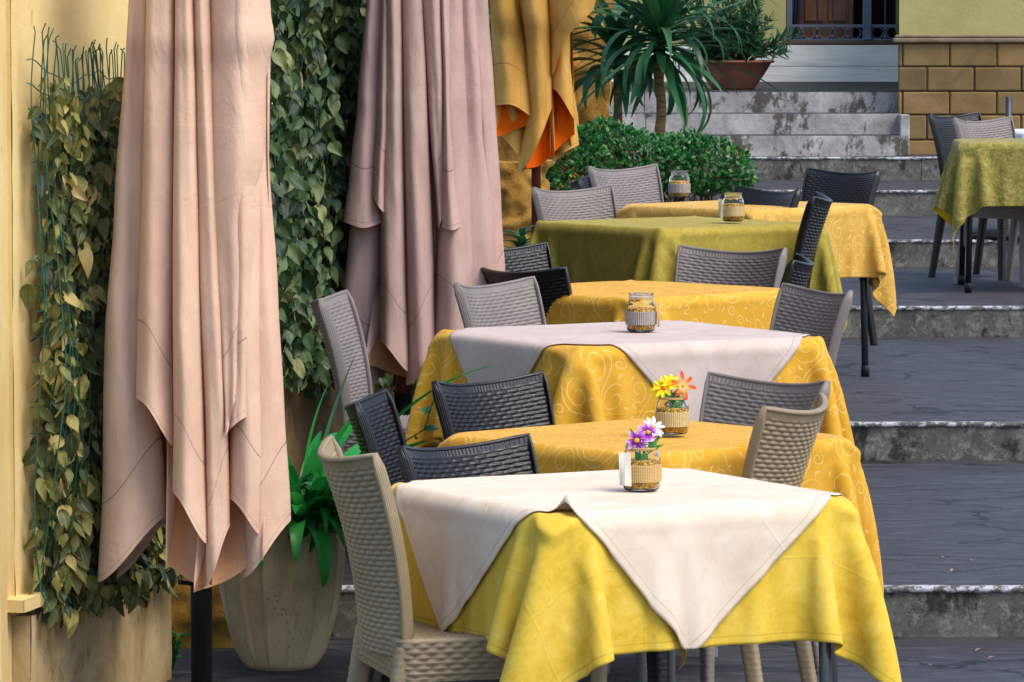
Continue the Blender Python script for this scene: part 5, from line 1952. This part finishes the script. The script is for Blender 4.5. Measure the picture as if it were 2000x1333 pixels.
mb.build('leaves', MAT['vine'], vn)

# weed at the foot of the wall
wd = empty('weed', (xat(336, 13.25, 1310), 13.25, 0.0))
tag(wd, "small green weed at the foot of the stone wall base", 'weed')
mb = MB(); ms = MB()
for k in range(12):
    a = rnd.uniform(0, 6.28); r_ = rnd.uniform(0.01, 0.05); h_ = rnd.uniform(0.04, 0.12)
    top = Vector((r_ * math.cos(a), r_ * math.sin(a) * 0.6, h_))
    ms.tube([(0, 0, 0), top * 0.6, top], 0.0012, 4)
    for q in range(9):
        p = top * rnd.uniform(0.4, 1.0)
        dr = Vector((rnd.uniform(-1, 1), rnd.uniform(-1, 0.4), rnd.uniform(-0.1, 0.7))).normalized()
        leaf_strip(mb, p, p + dr * 0.022, 0.013, (0, -0.5, 1), 0.002, 0.1, 5)
ms.build('stems', MAT['vinestem'], wd); mb.build('leaves', MAT['weed'], wd)

# ---------------------------------------------------------------- clipped bush
dbx = 27.2
bush = empty('bush', (xat(1265, dbx, 330), dbx, L4))
tag(bush, "low dense boxwood bush between the palm and the back tables", 'bush')
zref = L4
mb = MB(); ms = MB()
lobes = []
for (x, y, rx, rz_, ry) in ((1130, 330, 80, 82, 0.30), (1210, 312, 85, 64, 0.36), (1290, 320, 95, 56, 0.36), (1375, 325, 85, 52, 0.32), (1430, 338, 45, 44, 0.25), (1090, 290, 40, 64, 0.22), (1180, 270, 45, 36, 0.2), (1340, 290, 60, 30, 0.2)):
    lobes.append((xat(x, dbx, y) - bush.location.x, zat(y, dbx) - zref, rx * dbx / FPX, rz_ * dbx / FPX, ry))
cnt = 0
tries = 0
while cnt < 9000 and tries < 60000:
    tries += 1
    lx, lz, rx, rz_, ry = rnd.choices(lobes, weights=[l[2] * l[3] for l in lobes])[0]
    v_ = Vector((rnd.gauss(0, 1), rnd.gauss(0, 1), rnd.gauss(0, 1))).normalized()
    r_ = rnd.uniform(0.72, 1.0) ** 0.6
    nz = 1 + 0.26 * mnoise.noise(v_ * 4 + Vector((lx, 0, lz)) * 7) + 0.10 * mnoise.noise(v_ * 11)
    p = Vector((lx + v_.x * rx * r_ * nz, v_.y * ry * r_ * nz, lz + v_.z * rz_ * r_ * nz))
    if p.z < 0.02: continue
    gap = mnoise.noise(p * 9)
    if gap < -0.22 and rnd.random() < 0.8: continue
    if v_.y > 0.5 and rnd.random() < 0.6: continue
    dr = (v_ * 0.7 + Vector((rnd.uniform(-1, 1), rnd.uniform(-1, 1), rnd.uniform(-0.4, 1)))).normalized()
    L = rnd.uniform(0.022, 0.040)
    leaf_strip(mb, p, p + dr * L, L * 0.6, v_ + Vector((rnd.uniform(-.6, .6), -0.3, 0.6)), 0.002, 0.12, 4, 0.8, min(1, max(0, rnd.gauss(0.45, 0.2))))
    cnt += 1
for k in range(110):
    lx, lz, rx, rz_, ry = rnd.choice(lobes)
    v_ = Vector((rnd.gauss(0, 1), rnd.gauss(0, 1) - 0.4, abs(rnd.gauss(0, 1)))).normalized()
    e_ = Vector((lx + v_.x * rx, v_.y * ry, lz + v_.z * rz_))
    ms.tube([Vector((lx * 0.8, 0.0, 0.0)), e_ * 0.6, e_ * 0.98], [0.006, 0.004, 0.002], 5)
ms.build('twigs', MAT['stem'], bush)
mb.build('leaves', MAT['boxwood'], bush)

# ---------------------------------------------------------------- yucca palm
dy_ = 28.9
yc = empty('palm_tree', (xat(1288, dy_, 250), dy_, L4))
tag(yc, "slender palm with long drooping sword leaves in front of the mossy steps", 'palm')
zc_ = zat(95, dy_) - L4
mb = MB()
pts = [Vector((0.012 * math.sin(k * 0.6), 0, zc_ * k / 20)) for k in range(21)]
mb.tube(pts, [0.038 - 0.012 * k / 20 + 0.002 * (k % 2) for k in range(21)], 14)
mb.build('trunk', MAT['trunk'], yc)
mb = MB()
for k in range(112):
    a = k * 2.399 + rnd.uniform(-0.2, 0.2)
    f = k / 112
    el = -0.5 + 1.75 * f + rnd.uniform(-0.2, 0.2)
    L = rnd.uniform(0.55, 0.85)
    strap_leaf(mb, (0.02 * math.cos(a), 0.02 * math.sin(a), zc_ - 0.04 + 0.22 * f), (math.cos(a) * math.cos(el), math.sin(a) * math.cos(el), math.sin(el)), L, rnd.uniform(0.042, 0.068), rnd.choice((0.2, 0.5, 1.2, 2.2, 2.7)) * rnd.uniform(0.8, 1.1) * (1.1 - 0.3 * f), min(1, max(0, rnd.gauss(0.4, 0.25))), 14, rnd.uniform(-.1, .1), rnd.uniform(-0.5, 0.5))
mb.build('crown', MAT['yucca'], yc)

# a second, broader palm cluster left of the trunk
yc2 = empty('palm_tree', (xat(1205, 29.4, 250), 29.4, L4))
tag(yc2, "broad leaved palm behind the mustard parasol, its leaves hanging low", 'palm')
mb = MB(); mb.tube([(0, 0, 0), (0.01, 0, 0.5), (0, 0, 1.05)], [0.035, 0.03, 0.025], 10); mb.build('trunk', MAT['trunk'], yc2)
mb = MB()
for k in range(34):
    a = k * 2.399
    f = k / 34
    el = 0.1 + 1.2 * f
    strap_leaf(mb, (0, 0, 0.90 + 0.25 * f), (math.cos(a) * math.cos(el), math.sin(a) * math.cos(el), math.sin(el)), rnd.uniform(0.55, 0.85), rnd.uniform(0.07, 0.11), rnd.uniform(1.6, 2.8), min(1, max(0, rnd.gauss(0.35, 0.22))), 14, 0, rnd.uniform(-0.5, 0.5))
mb.build('crown', MAT['yucca'], yc2)

# ---------------------------------------------------------------- terracotta bowl and oleander
dbw = fr[8][0] + 1.1
zb_ = fr[8][1]
bowl = empty('terracotta_bowl', (xat(1432, dbw, 150), dbw, zb_))
tag(bowl, "wide weathered terracotta bowl at the top of the steps", 'planter')
kb = dbw / FPX
mb = MB()
h_ = (zat(118, dbw) - zb_)
mb.lathe([(0, 0), (40 * kb, 0), (44 * kb, 0.02), (62 * kb, h_ * 0.55), (74 * kb, h_ * 0.9), (80 * kb, h_ * 0.92), (80 * kb, h_), (74 * kb, h_), (70 * kb, h_ * 0.9), (0, h_ * 0.88)], 48)
mb.build('bowl', MAT['terracotta'], bowl)
ol = empty('oleander', (bowl.location.x, dbw, zb_ + h_ * 0.86))
tag(ol, "bushy narrow leaved shrub growing in the terracotta bowl", 'shrub')
mb = MB(); ms = MB()
for k in range(105):
    a = rnd.uniform(0, 6.28); el = rnd.uniform(0.05, 1.5); L = rnd.uniform(0.22, 0.62)
    tip = Vector((math.cos(a) * math.cos(el) * L * 0.95, math.sin(a) * math.cos(el) * L * 0.7, math.sin(el) * L + 0.02))
    b_ = Vector((math.cos(a) * 0.08, math.sin(a) * 0.08, -0.01))
    mid = b_.lerp(tip, 0.5) + Vector((0, 0, 0.04))
    ms.tube([b_, mid, tip], [0.006, 0.004, 0.002], 5)
    for q in range(30):
        f = rnd.uniform(0.3, 1.0)
        p = (b_.lerp(mid, f * 2) if f < 0.5 else mid.lerp(tip, f * 2 - 1))
        dr = ((tip - b_).normalized() * 0.7 + Vector((rnd.uniform(-1, 1), rnd.uniform(-1, 1), rnd.uniform(-0.8, 0.8)))).normalized()
        LL = rnd.uniform(0.06, 0.105)
        leaf_strip(mb, p, p + dr * LL, LL * 0.20, Vector((rnd.uniform(-.5, .5), -0.5, 1)), -0.004, 0.2, 5, 0.9, min(1, max(0, rnd.gauss(0.4, 0.25))))
ms.build('stems', MAT['stem'], ol); mb.build('leaves', MAT['oleander'], ol)

# small broad-leaved plant beside the rough stone
sp = empty('broad_leaf_plant', (xat(1020, 21.6, 470), 21.6, L2))
tag(sp, "small dark broad leaved plant by the stone under the mustard parasol", 'plant')
mb = MB()
z0_ = zat(470, 21.6) - L2
ms = MB(); ms.tube([(0, 0, 0), (0.01, 0, z0_ * 0.6), (0, 0, z0_ + 0.05)], 0.006, 6); ms.build('stems', MAT['vinestem'], sp)
for k in range(16):
    a = rnd.uniform(0, 6.28)
    strap_leaf(mb, (0, 0, z0_ + rnd.uniform(-0.1, 0.08)), (math.cos(a), math.sin(a) * 0.6, rnd.uniform(0.1, 0.9)), rnd.uniform(0.09, 0.17), rnd.uniform(0.03, 0.05), 1.0, rnd.random(), 8)
mb.build('leaves', MAT['vine'], sp)

# fallen scraps on the slate
for (x, y, z_, k) in ((1582, 618, L1, 0), (1912, 1075, F0, 0), (1730, 900, F0, 1), (1835, 1100, L1, 0), (1890, 1110, L1, 0)):
    pass
scr_pts = [((1833, 1094), L1), ((1889, 1100), L1), ((1857, 1119), L1), ((1732, 898), L1), ((1450, 352), L5), ((1765, 770), L2), ((1930, 1290), F0), ((1660, 1300), F0), ((1950, 960), F0), ((1790, 1020), F0), ((1870, 700), L1), ((1720, 790), L1), ((1980, 740), L1), ((1830, 560), L2), ((1700, 640), L2), ((1905, 1275), F0), ((1810, 1305), F0)]
for (x, y), z_ in scr_pts:
    d_ = dat(y, z_)
    mb = MB()
    leaf_strip(mb, (0, 0, 0.004), (rnd.uniform(0.012, 0.02), rnd.uniform(-0.01, 0.01), 0.008), 0.012, (0, 0, 1), 0.003, 0.3, 5)
    o = mb.build('fallen_leaf', MAT['kraft'])
    o.location = (xat(x, d_, y), d_, z_ + 0.001)
    tag(o, "tiny dry leaf scrap lying on the slate steps", 'leaf', 'dry leaf scraps on the slate')
